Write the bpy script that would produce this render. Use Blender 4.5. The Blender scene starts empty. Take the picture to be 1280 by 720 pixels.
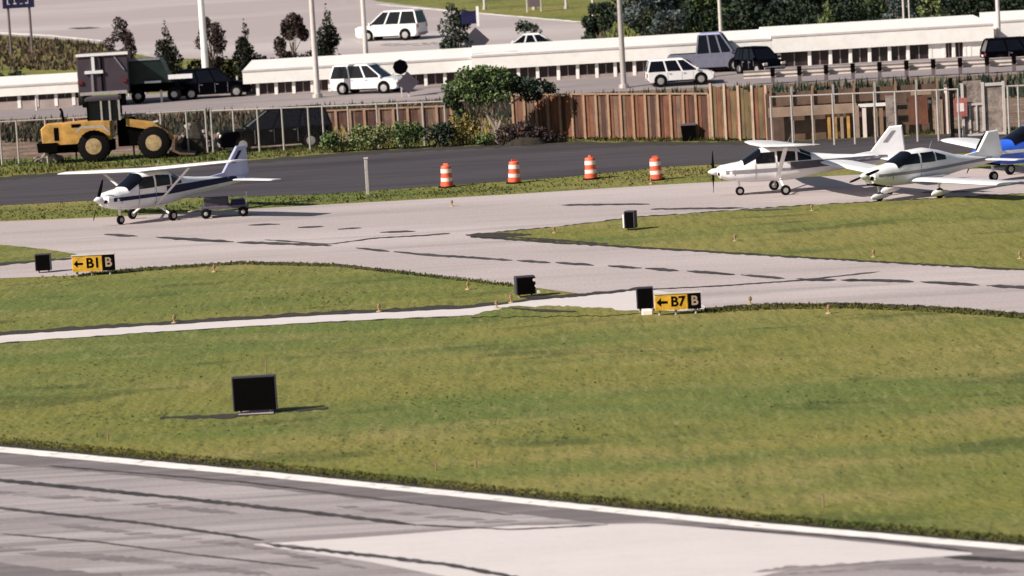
import bpy, math, random
import numpy as np
from mathutils import Vector, Matrix
random.seed(7); RNG = np.random.default_rng(7)
R = math.radians
sc = bpy.context.scene
# ------------------------------------------------------------ camera
CAM_H, FPX, YH, ROLL = 13.0, 4200.0, -133.0, R(3.3)
PITCH = math.atan((360 - YH) / FPX)
cd = bpy.data.cameras.new('camera'); cam = bpy.data.objects.new('camera', cd)
sc.collection.objects.link(cam); sc.camera = cam
cam.location = (0, 0, CAM_H)
CM = Matrix.Rotation(R(90) - PITCH, 3, 'X') @ Matrix.Rotation(-ROLL, 3, 'Z')
cam.rotation_euler = CM.to_euler()
cd.sensor_width = 36; cd.lens = 36 * FPX / 1280
cd.clip_start = 1; cd.clip_end = 6000
cd.dof.use_dof = True; cd.dof.focus_distance = 125; cd.dof.aperture_fstop = 1.1
# ------------------------------------------------------------ world, sun, exposure
w = bpy.data.worlds.new('World'); sc.world = w; w.use_nodes = True
nt = w.node_tree; bg = nt.nodes['Background']
sky = nt.nodes.new('ShaderNodeTexSky'); sky.sky_type = 'NISHITA'; sky.sun_disc = False
SUN_EL, SUN_AZ = R(36), R(-118)       # azimuth measured from +Y clockwise: from the left, a little behind the camera
sky.sun_elevation = SUN_EL; sky.sun_rotation = SUN_AZ
sky.air_density = 1.2; sky.dust_density = 1.5
nt.links.new(sky.outputs[0], bg.inputs[0]); bg.inputs[1].default_value = 0.05
sl = bpy.data.lights.new('sun', 'SUN'); sl.energy = 5.0; sl.angle = R(0.5); sl.color = (1, 0.93, 0.84)
so = bpy.data.objects.new('sun', sl); sc.collection.objects.link(so)
sd = Vector((math.sin(SUN_AZ) * math.cos(SUN_EL), math.cos(SUN_AZ) * math.cos(SUN_EL), math.sin(SUN_EL)))
so.rotation_euler = sd.to_track_quat('Z', 'Y').to_euler(); so.location = (-40, -20, 60)
sc.view_settings.view_transform = 'Standard'; sc.view_settings.look = 'None'
sc.view_settings.gamma = 1; sc.view_settings.exposure = 0.48
sc.render.engine = 'CYCLES'

# ------------------------------------------------------------ pixel <-> ground
TER = [(-500, 0), (211, 0), (219, 0.5), (235, 0.55), (241, 1.3), (262, 2.2), (330, 3.6), (520, 7), (3500, 30)]
def tz(y):
    for (a, za), (b, zb) in zip(TER, TER[1:]):
        if y <= b: return za + (zb - za) * (y - a) / (b - a)
    return TER[-1][1]
def ray(px, py):
    return (CM @ Vector(((px - 640) / FPX, -(py - 360) / FPX, -1))).normalized()
def P(px, py, z=0.0):
    d = ray(px, py); t = (z - CAM_H) / d.z
    return Vector((d.x * t, d.y * t, z))
def G(px, py):
    z = 0.0
    d = ray(px, py)
    if d.z >= -0.004: d = Vector((d.x, d.y, -0.004))
    t = 10.0; lo = 10.0
    while t < 4000:
        if CAM_H + d.z * t <= tz(d.y * t): break
        lo = t; t *= 1.03
    hi = t
    for _ in range(30):
        m = (lo + hi) / 2
        if CAM_H + d.z * m <= tz(d.y * m): hi = m
        else: lo = m
    return Vector((d.x * hi, d.y * hi, tz(d.y * hi)))
def proj(v):
    q = CM.transposed() @ (Vector(v) - Vector((0, 0, CAM_H)))
    return 640 + FPX * q.x / -q.z, 360 - FPX * q.y / -q.z
def XatY(px, Y, z=0):
    x0, x1 = -40.0, 40.0
    a, b = proj((x0, Y, z))[0], proj((x1, Y, z))[0]
    return x0 + (px - a) / (b - a) * (x1 - x0)
def scale(v):
    q = CM.transposed() @ (Vector(v) - Vector((0, 0, CAM_H)))
    return FPX / -q.z

# ------------------------------------------------------------ materials
MATS = {}
def mat(name, col, rough=0.6, var=0.12, vs=3.0, bump=0.0, bs=20.0, metal=0.0, spec=0.5, coat=0.0, scale3=(1, 1, 1)):
    if name in MATS: return MATS[name]
    m = bpy.data.materials.new(name); m.use_nodes = True
    n = m.node_tree; b = n.nodes['Principled BSDF']
    tc = n.nodes.new('ShaderNodeTexCoord'); mp = n.nodes.new('ShaderNodeMapping'); mp.inputs['Scale'].default_value = scale3
    n.links.new(tc.outputs['Object'], mp.inputs[0])
    no = n.nodes.new('ShaderNodeTexNoise'); no.inputs['Scale'].default_value = vs; no.inputs['Detail'].default_value = 6; no.inputs['Roughness'].default_value = 0.65
    n.links.new(mp.outputs[0], no.inputs['Vector'])
    r = n.nodes.new('ShaderNodeValToRGB')
    r.color_ramp.elements[0].position = 0.3; r.color_ramp.elements[1].position = 0.7
    r.color_ramp.elements[0].color = (*[max(0, c * (1 - var * 1.6)) for c in col], 1)
    r.color_ramp.elements[1].color = (*[min(1, c * (1 + var)) for c in col], 1)
    n.links.new(no.outputs['Fac'], r.inputs[0]); n.links.new(r.outputs[0], b.inputs['Base Color'])
    b.inputs['Roughness'].default_value = rough; b.inputs['Metallic'].default_value = metal
    b.inputs['Specular IOR Level'].default_value = spec; b.inputs['Coat Weight'].default_value = coat
    if bump:
        n2 = n.nodes.new('ShaderNodeTexNoise'); n2.inputs['Scale'].default_value = bs; n2.inputs['Detail'].default_value = 5
        n.links.new(mp.outputs[0], n2.inputs['Vector'])
        bp = n.nodes.new('ShaderNodeBump'); bp.inputs['Strength'].default_value = bump; bp.inputs['Distance'].default_value = 0.05
        n.links.new(n2.outputs['Fac'], bp.inputs['Height']); n.links.new(bp.outputs[0], b.inputs['Normal'])
    MATS[name] = m
    return m
def layered(name, cols, layers, rough=0.95, bump=0.4, bs=6.0):
    """cols: base colour; layers: list of (colour, noise scale, stretch, lo, hi, amount)"""
    m = bpy.data.materials.new(name); m.use_nodes = True
    n = m.node_tree; b = n.nodes['Principled BSDF']; b.inputs['Roughness'].default_value = rough
    b.inputs['Specular IOR Level'].default_value = 0.15
    tc = n.nodes.new('ShaderNodeTexCoord'); cur = None
    for i, (c, s, st, lo, hi, amt) in enumerate(layers):
        mp = n.nodes.new('ShaderNodeMapping'); mp.inputs['Scale'].default_value = st; mp.inputs['Location'].default_value = (i * 13.7, i * 5.1, 0)
        n.links.new(tc.outputs['Object'], mp.inputs[0])
        no = n.nodes.new('ShaderNodeTexNoise'); no.inputs['Scale'].default_value = s; no.inputs['Detail'].default_value = 7; no.inputs['Roughness'].default_value = 0.6
        n.links.new(mp.outputs[0], no.inputs['Vector'])
        mr = n.nodes.new('ShaderNodeMapRange'); mr.inputs[1].default_value = lo; mr.inputs[2].default_value = hi; mr.inputs[4].default_value = amt
        n.links.new(no.outputs['Fac'], mr.inputs[0])
        mx = n.nodes.new('ShaderNodeMix'); mx.data_type = 'RGBA'
        n.links.new(mr.outputs[0], mx.inputs['Factor'])
        if cur is None: mx.inputs['A'].default_value = (*cols, 1)
        else: n.links.new(cur, mx.inputs['A'])
        mx.inputs['B'].default_value = (*c, 1); cur = mx.outputs['Result']
    n.links.new(cur, b.inputs['Base Color'])
    n2 = n.nodes.new('ShaderNodeTexNoise'); n2.inputs['Scale'].default_value = bs; n2.inputs['Detail'].default_value = 8
    n.links.new(tc.outputs['Object'], n2.inputs['Vector'])
    bp = n.nodes.new('ShaderNodeBump'); bp.inputs['Strength'].default_value = bump; bp.inputs['Distance'].default_value = 0.15
    n.links.new(n2.outputs['Fac'], bp.inputs['Height']); n.links.new(bp.outputs[0], b.inputs['Normal'])
    MATS[name] = m
    return m
def leafmat(name, c1, c2, rough=0.7):
    if name in MATS: return MATS[name]
    m = bpy.data.materials.new(name); m.use_nodes = True
    n = m.node_tree; b = n.nodes['Principled BSDF']; b.inputs['Roughness'].default_value = rough; b.inputs['Specular IOR Level'].default_value = 0.2
    g = n.nodes.new('ShaderNodeNewGeometry'); r = n.nodes.new('ShaderNodeValToRGB')
    r.color_ramp.elements[0].color = (*c1, 1); r.color_ramp.elements[1].color = (*c2, 1)
    n.links.new(g.outputs['Random Per Island'], r.inputs[0]); n.links.new(r.outputs[0], b.inputs['Base Color'])
    MATS[name] = m
    return m
M_grass = layered('grass', (0.178, 0.170, 0.042), [
    ((0.235, 0.198, 0.064), 0.10, (0.7, 1.3, 1), 0.44, 0.62, 0.8),
    ((0.098, 0.136, 0.034), 0.07, (0.5, 1.9, 1), 0.46, 0.60, 0.8),
    ((0.270, 0.212, 0.085), 0.40, (0.3, 0.8, 1), 0.54, 0.70, 0.6),
    ((0.060, 0.078, 0.022), 0.55, (0.3, 0.6, 1), 0.56, 0.66, 0.75),
    ((0.085, 0.098, 0.028), 3.0, (1, 0.14, 1), 0.46, 0.66, 0.55),
    ((0.240, 0.225, 0.085), 4.5, (1, 0.12, 1), 0.52, 0.70, 0.55),
    ((0.060, 0.075, 0.020), 9.0, (1, 0.12, 1), 0.56, 0.68, 0.5)], bump=0.5, bs=5)
def tuftmat():
    m = M_grass.copy(); m.name = 'grass_blade'; n = m.node_tree; b = n.nodes['Principled BSDF']; out = n.nodes['Material Output']
    src = b.inputs['Base Color'].links[0].from_socket
    for l in list(b.inputs['Normal'].links): n.links.remove(l)
    nv = n.nodes.new('ShaderNodeCombineXYZ'); nv.inputs[2].default_value = 1.0; n.links.new(nv.outputs[0], b.inputs['Normal'])
    t = n.nodes.new('ShaderNodeBsdfTranslucent'); mx = n.nodes.new('ShaderNodeMixShader'); mx.inputs[0].default_value = 0.35
    n.links.new(src, t.inputs[0]); n.links.new(b.outputs[0], mx.inputs[1]); n.links.new(t.outputs[0], mx.inputs[2]); n.links.new(mx.outputs[0], out.inputs[0])
    return m
M_blade = tuftmat()
M_conc = layered('concrete', (0.395, 0.333, 0.325), [
    ((0.475, 0.408, 0.395), 0.12, (0.25, 1, 1), 0.45, 0.62, 0.8),
    ((0.27, 0.238, 0.236), 0.30, (0.14, 1.3, 1), 0.54, 0.68, 0.75),
    ((0.33, 0.290, 0.285), 2.0, (0.12, 1.2, 1), 0.52, 0.70, 0.6),
    ((0.50, 0.450, 0.43), 9.0, (0.6, 0.5, 1), 0.50, 0.75, 0.35),
    ((0.24, 0.21, 0.21), 14.0, (0.7, 0.4, 1), 0.56, 0.75, 0.35)], rough=0.85, bump=0.15, bs=8)
M_run = layered('runway_concrete', (0.300, 0.262, 0.265), [
    ((0.40, 0.355, 0.355), 0.5, (0.07, 1, 1), 0.45, 0.58, 0.85),
    ((0.19, 0.165, 0.170), 1.1, (0.05, 1.1, 1), 0.50, 0.62, 0.8),
    ((0.22, 0.19, 0.195), 4.0, (0.05, 1.5, 1), 0.5, 0.66, 0.6),
    ((0.38, 0.34, 0.335), 12.0, (0.5, 0.5, 1), 0.5, 0.75, 0.35),
    ((0.16, 0.14, 0.14), 18.0, (0.6, 0.4, 1), 0.56, 0.75, 0.3)], rough=0.85, bump=0.12, bs=10)
M_patch = layered('bright_concrete', (0.56, 0.505, 0.495), [((0.62, 0.56, 0.55), 0.6, (0.3, 1, 1), 0.4, 0.7, 0.7), ((0.47, 0.42, 0.42), 6, (0.2, 1, 1), 0.5, 0.75, 0.4)], rough=0.85, bump=0.05)
M_shoulder = layered('runway_shoulder', (0.15, 0.13, 0.132), [((0.24, 0.21, 0.21), 1.2, (0.08, 1.5, 1), 0.45, 0.65, 0.8)], rough=0.9, bump=0.1)
M_asph = layered('dark_asphalt', (0.066, 0.058, 0.065), [
    ((0.038, 0.032, 0.038), 0.25, (0.2, 1, 1), 0.45, 0.65, 0.8),
    ((0.095, 0.083, 0.093), 0.7, (0.12, 1.4, 1), 0.55, 0.7, 0.7)], rough=0.9, bump=0.1)
M_lot = layered('lot_paving', (0.36, 0.305, 0.302), [
    ((0.45, 0.40, 0.39), 0.06, (0.4, 1, 1), 0.45, 0.65, 0.8),
    ((0.27, 0.24, 0.25), 0.12, (0.3, 1.2, 1), 0.55, 0.72, 0.6)], rough=0.9, bump=0.05)
M_road = layered('road_asphalt', (0.24, 0.205, 0.205), [
    ((0.33, 0.28, 0.275), 0.25, (0.2, 1, 1), 0.45, 0.65, 0.8),
    ((0.16, 0.14, 0.14), 0.6, (0.2, 1.2, 1), 0.56, 0.7, 0.6)], rough=0.9, bump=0.1)
M_dirt = layered('dirt', (0.16, 0.105, 0.075), [
    ((0.27, 0.20, 0.16), 0.5, (0.6, 1, 1), 0.45, 0.62, 0.8),
    ((0.05, 0.035, 0.03), 1.0, (0.7, 1, 1), 0.52, 0.66, 0.8),
    ((0.12, 0.13, 0.04), 0.7, (0.5, 1, 1), 0.56, 0.7, 0.6)], bump=0.9, bs=3)
M_soil_shade = mat('dark_soil_and_shade', (0.026, 0.020, 0.013), 1, 0.4, 4, 0.5, 8)
M_seal = mat('joint_sealant', (0.05, 0.042, 0.042), 0.8, 0.5, 0.6)
M_line = mat('edge_paint', (0.80, 0.74, 0.70), 0.7, 0.10, 1.5)
M_white = mat('white_paint', (0.80, 0.78, 0.79), 0.35, 0.04, 2, coat=0.2)
M_warmw = mat('warm_white_paint', (0.86, 0.82, 0.78), 0.5, 0.06, 1.5)
M_lav = mat('lavender_paint', (0.38, 0.38, 0.56), 0.4, 0.08, 3, coat=0.2)
M_navy = mat('navy_paint', (0.014, 0.014, 0.055), 0.5, 0.25, 4, spec=0.2)
M_blue = mat('blue_paint', (0.03, 0.13, 0.72), 0.3, 0.1, 2, coat=0.4)
M_grey = mat('grey_paint', (0.24, 0.22, 0.25), 0.5, 0.1, 4)
M_silver = mat('silver_paint', (0.20, 0.20, 0.27), 0.35, 0.08, 3, metal=0.3, coat=0.3)
M_glass = mat('dark_glass', (0.004, 0.004, 0.007), 0.15, 0.3, 3, spec=0.35)
M_rub = mat('rubber', (0.008, 0.007, 0.007), 0.9, 0.2, 9, spec=0.1)
M_rim = mat('metal_rim', (0.45, 0.43, 0.43), 0.4, 0.1, 9, metal=0.5)
M_black = mat('black_panel', (0.0025, 0.002, 0.002), 0.9, 0.2, 4, spec=0.05)
M_blackp = mat('black_car_paint', (0.0015, 0.0015, 0.003), 0.6, 0.2, 2, spec=0.02)
M_steel = mat('galvanised_steel', (0.42, 0.38, 0.36), 0.55, 0.12, 6, metal=0.2)
M_pole = mat('pale_pole', (0.58, 0.52, 0.50), 0.5, 0.1, 2)
M_dpole = mat('brown_pole', (0.13, 0.095, 0.105), 0.6, 0.1, 2)
M_yel = mat('machine_yellow', (0.56, 0.30, 0.075), 0.55, 0.3, 1.6)
M_hub = mat('dusty_yellow', (0.40, 0.28, 0.14), 0.7, 0.3, 4)
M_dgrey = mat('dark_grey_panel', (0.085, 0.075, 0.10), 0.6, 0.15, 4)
M_signy = mat('sign_yellow', (0.62, 0.34, 0.02), 0.6, 0.25, 6)
M_org = mat('barrel_orange', (0.80, 0.12, 0.055), 0.6, 0.25, 5)
M_refl = mat('reflective_white', (0.85, 0.72, 0.68), 0.4, 0.05, 3)
M_rail = mat('rail_steel', (0.46, 0.40, 0.38), 0.5, 0.12, 1.5)
M_slate = mat('slate_panel', (0.045, 0.038, 0.055), 0.6, 0.15, 4)
M_bark = mat('bark', (0.17, 0.13, 0.10), 0.9, 0.3, 8, 0.5, 20)
M_pbark = mat('pale_bark', (0.34, 0.28, 0.23), 0.9, 0.25, 8, 0.5, 20)
M_bwall = mat('building_wall', (0.36, 0.29, 0.27), 0.8, 0.15, 0.8)
M_winb = mat('brown_window', (0.035, 0.020, 0.022), 0.3, 0.5, 0.8)
M_redl = mat('tail_lamp_red', (0.18, 0.02, 0.02), 0.3, 0.1, 5)
M_wood = mat('fence_wood', (0.150, 0.055, 0.028), 0.85, 0.35, 2.2, 0.3, 12, scale3=(1, 1, 0.35))
M_wood2 = mat('fence_wood_dark', (0.068, 0.024, 0.015), 0.85, 0.35, 2.2, 0.3, 12, scale3=(1, 1, 0.35))
M_wood3 = mat('fence_wood_olive', (0.120, 0.080, 0.034), 0.85, 0.35, 2.2, 0.3, 12, scale3=(1, 1, 0.35))
M_postw = mat('fence_post_wood', (0.27, 0.16, 0.10), 0.8, 0.15, 3)
M_beam = mat('tan_beam', (0.36, 0.25, 0.18), 0.8, 0.2, 1.0)
M_rust = mat('rusty_panel', (0.13, 0.075, 0.05), 0.8, 0.3, 1.2)
M_mauve = mat('mauve_panel', (0.050, 0.034, 0.046), 0.6, 0.15, 1.2)
M_green = mat('dark_green_steel', (0.004, 0.020, 0.018), 0.5, 0.3, 1.5)
M_stone = mat('rubble_stone', (0.30, 0.24, 0.21), 0.95, 0.4, 2, 0.6, 6)
L_con = leafmat('conifer_leaves', (0.006, 0.010, 0.006), (0.034, 0.036, 0.020))
L_loose = leafmat('plum_leaves', (0.018, 0.010, 0.010), (0.085, 0.055, 0.048))
L_dark = leafmat('dark_leaves', (0.006, 0.014, 0.009), (0.042, 0.060, 0.036))
L_mid = leafmat('mid_leaves', (0.022, 0.050, 0.015), (0.150, 0.200, 0.070))
L_lite = leafmat('light_leaves', (0.070, 0.110, 0.035), (0.220, 0.230, 0.100))
L_yel = leafmat('yellow_leaves', (0.140, 0.120, 0.030), (0.340, 0.270, 0.090))
L_blue = leafmat('blue_grey_leaves', (0.020, 0.030, 0.032), (0.130, 0.155, 0.150))
L_tuft = leafmat('grass_blades', (0.085, 0.105, 0.028), (0.27, 0.235, 0.085))
def meshmat():
    m = bpy.data.materials.new('chain_link'); m.use_nodes = True
    n = m.node_tree; b = n.nodes['Principled BSDF']; out = n.nodes['Material Output']
    b.inputs['Base Color'].default_value = (0.15, 0.13, 0.12, 1); b.inputs['Roughness'].default_value = 0.6
    tc = n.nodes.new('ShaderNodeTexCoord'); mp = n.nodes.new('ShaderNodeMapping'); mp.inputs['Rotation'].default_value = (0, R(45), 0)
    n.links.new(tc.outputs['Object'], mp.inputs[0]); sp = n.nodes.new('ShaderNodeSeparateXYZ'); n.links.new(mp.outputs[0], sp.inputs[0])
    res = []
    for ax in (0, 2):
        a = n.nodes.new('ShaderNodeMath'); a.operation = 'PINGPONG'; a.inputs[1].default_value = 0.03
        n.links.new(sp.outputs[ax], a.inputs[0])
        c = n.nodes.new('ShaderNodeMath'); c.operation = 'LESS_THAN'; c.inputs[1].default_value = 0.0005
        n.links.new(a.outputs[0], c.inputs[0]); res.append(c)
    mx = n.nodes.new('ShaderNodeMath'); mx.operation = 'MAXIMUM'
    n.links.new(res[0].outputs[0], mx.inputs[0]); n.links.new(res[1].outputs[0], mx.inputs[1])
    tr = n.nodes.new('ShaderNodeBsdfTransparent'); ms = n.nodes.new('ShaderNodeMixShader')
    n.links.new(mx.outputs[0], ms.inputs[0]); n.links.new(tr.outputs[0], ms.inputs[1]); n.links.new(b.outputs[0], ms.inputs[2])
    n.links.new(ms.outputs[0], out.inputs[0])
    return m
M_mesh = meshmat()

# ------------------------------------------------------------ mesh builder
class MB:
    def __init__(s): s.v = []; s.f = []
    def add(s, vs, fs):
        o = len(s.v); s.v += [tuple(v) for v in vs]; s.f += [tuple(i + o for i in f) for f in fs]; return s
    def box(s, x0, x1, y0, y1, z0, z1):
        return s.add([(x, y, z) for z in (z0, z1) for y in (y0, y1) for x in (x0, x1)],
                     [(0, 2, 3, 1), (4, 5, 7, 6), (0, 1, 5, 4), (2, 6, 7, 3), (0, 4, 6, 2), (1, 3, 7, 5)])
    def bbox(s, x0, x1, y0, y1, z0, z1, b=0.02):
        """box with chamfered vertical edges and top"""
        ring = [(x0 + b, y0), (x1 - b, y0), (x1, y0 + b), (x1, y1 - b), (x1 - b, y1), (x0 + b, y1), (x0, y1 - b), (x0, y0 + b)]
        cx, cy = (x0 + x1) / 2, (y0 + y1) / 2
        def sh(k): return [(x + (b if x < cx else -b) * k, y + (b if y < cy else -b) * k) for x, y in ring]
        vs = [(x, y, z0) for x, y in ring] + [(x, y, z1 - b) for x, y in ring] + [(x, y, z1) for x, y in sh(1)]
        fs = [tuple(range(7, -1, -1)), tuple(range(16, 24))]
        for l in (0, 8):
            for i in range(8): j = (i + 1) % 8; fs.append((l + i, l + j, l + 8 + j, l + 8 + i))
        return s.add(vs, fs)
    def tube(s, a, b, r0, r1=None, n=8):
        a, b = Vector(a), Vector(b); r1 = r0 if r1 is None else r1
        d = (b - a).normalized(); u = d.orthogonal().normalized(); w_ = d.cross(u)
        vs = [p + (u * math.cos(t) + w_ * math.sin(t)) * r for p, r in ((a, r0), (b, r1)) for t in [2 * math.pi * i / n for i in range(n)]]
        fs = [tuple(range(n - 1, -1, -1)), tuple(range(n, 2 * n))] + [(i, (i + 1) % n, n + (i + 1) % n, n + i) for i in range(n)]
        return s.add(vs, fs)
    def lathe(s, c, ax, prof, n=20):
        """prof: (dist along axis, radius)"""
        c, d = Vector(c), Vector(ax).normalized(); u = d.orthogonal().normalized(); w_ = d.cross(u)
        vs = [c + d * t + (u * math.cos(a) + w_ * math.sin(a)) * max(r, 1e-4) for t, r in prof for a in [2 * math.pi * i / n for i in range(n)]]
        fs = [(k * n + i, k * n + (i + 1) % n, (k + 1) * n + (i + 1) % n, (k + 1) * n + i) for k in range(len(prof) - 1) for i in range(n)]
        fs += [tuple(range(n - 1, -1, -1)), tuple(range((len(prof) - 1) * n, len(prof) * n))]
        return s.add(vs, fs)
    def loft(s, rings, cap=True):
        n = len(rings[0]); vs = [p for r in rings for p in r]
        fs = [(k * n + i, k * n + (i + 1) % n, (k + 1) * n + (i + 1) % n, (k + 1) * n + i) for k in range(len(rings) - 1) for i in range(n)]
        if cap: fs += [tuple(range(n - 1, -1, -1)), tuple(range((len(rings) - 1) * n, len(rings) * n))]
        return s.add(vs, fs)
    def grid(s, fn, nu, nv):
        vs = [fn(i / nu, j / nv) for j in range(nv + 1) for i in range(nu + 1)]
        return s.add(vs, [(j * (nu + 1) + i, j * (nu + 1) + i + 1, (j + 1) * (nu + 1) + i + 1, (j + 1) * (nu + 1) + i) for j in range(nv) for i in range(nu)])
    def prism(s, poly, y0, y1, inset=0.0):
        """poly in xz, extruded along y, edges rounded by a small inset"""
        cx = sum(p[0] for p in poly) / len(poly); cz = sum(p[1] for p in poly) / len(poly)
        def sh(k): return [(cx + (x - cx) * (1 - k), cz + (z - cz) * (1 - k)) for x, z in poly]
        if inset:
            rings = [[(x, y0, z) for x, z in sh(inset)], [(x, y0 + (y1 - y0) * 0.05, z) for x, z in poly],
                     [(x, y1 - (y1 - y0) * 0.05, z) for x, z in poly], [(x, y1, z) for x, z in sh(inset)]]
        else: rings = [[(x, y0, z) for x, z in poly], [(x, y1, z) for x, z in poly]]
        return s.loft(rings)
    def mesh(s, name, m, smooth=False):
        me = bpy.data.meshes.new(name); me.from_pydata(s.v, [], s.f); me.materials.append(m)
        import bmesh
        bm = bmesh.new(); bm.from_mesh(me); bmesh.ops.recalc_face_normals(bm, faces=bm.faces); bm.to_mesh(me); bm.free()
        if smooth:
            me.polygons.foreach_set('use_smooth', [True] * len(me.polygons)); me.set_sharp_from_angle(angle=R(38))
        me.update(); return me
    def build(s, name, m, parent=None, smooth=False):
        o = bpy.data.objects.new(name, s.mesh(name, m, smooth)); sc.collection.objects.link(o)
        if parent is not None: o.parent = parent
        return o
def thing(name, label, cat, loc=(0, 0, 0), rz=0.0, group=None, tilt=(0, 0)):
    o = bpy.data.objects.new(name, None); o.empty_display_size = 0.3; sc.collection.objects.link(o)
    o.location = loc; o.rotation_euler = (tilt[0], tilt[1], rz); o['label'] = label; o['category'] = cat
    if group: o['group'] = group
    return o
def tag(o, label, cat, group=None):
    o['label'] = label; o['category'] = cat
    if group: o['group'] = group
    return o
def copy_tree(o, parent=None):
    c = o.copy(); sc.collection.objects.link(c); c.parent = parent
    for ch in list(o.children): copy_tree(ch, c)
    return c
def text_mesh(s, size, m, name, parent, loc, rot, extrude=0.004):
    cu = bpy.data.curves.new('txt', 'FONT'); cu.body = s; cu.size = size; cu.extrude = extrude; cu.offset = size * 0.025
    cu.align_x = 'CENTER'; cu.align_y = 'CENTER'
    t = bpy.data.objects.new('txt', cu); sc.collection.objects.link(t)
    dg = bpy.context.evaluated_depsgraph_get(); me = bpy.data.meshes.new_from_object(t.evaluated_get(dg))
    bpy.data.objects.remove(t); me.materials.clear(); me.materials.append(m)
    o = bpy.data.objects.new(name, me); sc.collection.objects.link(o); o.parent = parent; o.location = loc; o.rotation_euler = rot
    return o

# ------------------------------------------------------------ ground sheets
def interp(pts, x):
    if x <= pts[0][0]: return pts[0][1]
    for (a, ya), (b, yb) in zip(pts, pts[1:]):
        if x <= b: return ya + (yb - ya) * (x - a) / (b - a)
    return pts[-1][1]
def band(name, top, bot, m, zoff, x0=None, x1=None, step=20, nv=1, jit=0.0, kind='structure'):
    """a sheet of ground between two edge lines read off the picture, laid on the terrain"""
    x0 = top[0][0] if x0 is None else x0; x1 = top[-1][0] if x1 is None else x1
    n = max(1, int((x1 - x0) / step)); b = MB(); rows = []
    for i in range(n + 1):
        x = x0 + (x1 - x0) * i / n
        ya, yb = interp(top, x), interp(bot, x)
        ja = random.uniform(-jit, jit); jb = random.uniform(-jit, jit)
        if yb - ya < 0.05: yb = ya + 0.05
        col = []
        for k in range(nv + 1):
            y = ya + ja + (yb + jb - ya - ja) * k / nv
            p = G(x, y); p.z += zoff; col.append(p)
        rows.append(col)
    vs = [p for c in rows for p in c]; w_ = nv + 1
    b.add(vs, [(i * w_ + k, (i + 1) * w_ + k, (i + 1) * w_ + k + 1, i * w_ + k + 1) for i in range(n) for k in range(nv)])
    o = b.build(name, m); o['kind'] = kind
    return o
g = MB(); xs = [-2500, -600, -200, -100, -50, 0, 50, 100, 200, 600, 2500]
ys = [-300, 0, 60, 120, 180, 211, 219, 235, 238, 241, 250, 262, 290, 330, 400, 520, 900, 3500]
g.add([(x, y, tz(y)) for y in ys for x in xs], [(j * 11 + i, j * 11 + i + 1, (j + 1) * 11 + i + 1, (j + 1) * 11 + i) for j in range(len(ys) - 1) for i in range(10)])
o = g.build('ground', M_grass); o['kind'] = 'structure'

XL, XR = -300, 1580
def ext(pts):
    (a, ya), (b, yb) = pts[0], pts[1]; (c, yc), (d, yd) = pts[-2], pts[-1]
    sl_, sr = max(-0.2, min(0.2, (yb - ya) / (b - a))), max(-0.2, min(0.2, (yd - yc) / (d - c)))
    return [(XL, ya + (XL - a) * sl_)] + pts + [(XR, yd + (XR - d) * sr)]
# runway in the foreground
RW = ext([(0, 559), (320, 589), (640, 622), (960, 655), (1280, 683)])
off = lambda pts, dy: [(x, y + dy) for x, y in pts]
band('soil_edge', off(RW, -8), off(RW, 1), M_soil_shade, 0.004, jit=1.0, step=9)
band('runway', RW, off(RW, 360), M_run, 0.010, nv=3)
band('runway_shoulder', off(RW, 6), off(RW, 21), M_shoulder, 0.014, jit=0.8, step=12)
band('runway_edge_line', off(RW, 0.2), off(RW, 7.0), M_line, 0.018, step=12, jit=0.25)
band('bright_pavement', [(318, 681), (460, 672), (640, 658), (815, 655), (1000, 671), (1215, 692)],
     [(318, 682), (460, 703), (600, 730), (760, 760), (900, 735), (980, 714), (1100, 702), (1215, 694)], M_patch, 0.016)
def worn(m, scale3=(0.5, 3, 1), lo=0.36, hi=0.52, s=1.6):
    """worn paint or sealant: patches where the pavement below shows"""
    n = m.node_tree; b = n.nodes['Principled BSDF']; tc = n.nodes.new('ShaderNodeTexCoord'); mp = n.nodes.new('ShaderNodeMapping'); mp.inputs['Scale'].default_value = scale3
    no = n.nodes.new('ShaderNodeTexNoise'); no.inputs['Scale'].default_value = s; no.inputs['Detail'].default_value = 6
    mr = n.nodes.new('ShaderNodeMapRange'); mr.inputs[1].default_value = lo; mr.inputs[2].default_value = hi
    n.links.new(tc.outputs['Object'], mp.inputs[0]); n.links.new(mp.outputs[0], no.inputs['Vector']); n.links.new(no.outputs['Fac'], mr.inputs[0]); n.links.new(mr.outputs[0], b.inputs['Alpha'])
worn(M_seal, (0.35, 3, 1), 0.28, 0.42); worn(M_line, (1, 1, 1), 0.20, 0.42, 2.5)
def seam(name, pts, wpx, m=M_seal, z=0.020, jit=0.3, gaps=None):
    pts = [(float(a), float(b)) for a, b in pts]
    a, b = pts[0][0], pts[-1][0]; q = np.linspace(a, b, max(4, int((b - a) / 9)))
    tp = [min(1.0, 0.12 + min(x - a, b - x) / max(14, wpx * 5)) for x in q]
    band(name, [(x, interp(pts, x) - wpx / 2 * k) for x, k in zip(q, tp)], [(x, interp(pts, x) + wpx / 2 * k) for x, k in zip(q, tp)], m, z, step=6, jit=jit)
seam('joint_line', [(-100, 590), (0, 601), (220, 623), (420, 645), (520, 657)], 4.0, jit=0.8)
seam('joint_line', [(520, 657), (640, 663), (760, 657)], 1.6)
seam('joint_line', [(-60, 630), (0, 636), (180, 655), (330, 676)], 3.0, jit=0.6)
seam('joint_line', [(330, 681), (440, 693), (560, 707), (640, 722), (700, 735)], 4.2, jit=0.8)
M_rubber_mark = layered('tyre_marks', (0.19, 0.165, 0.17), [((0.27, 0.235, 0.24), 1.5, (0.1, 2, 1), 0.4, 0.65, 0.9)], rough=0.9, bump=0.05)
worn(M_rubber_mark, (0.25, 3, 1), 0.40, 0.62, 1.0)
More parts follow.
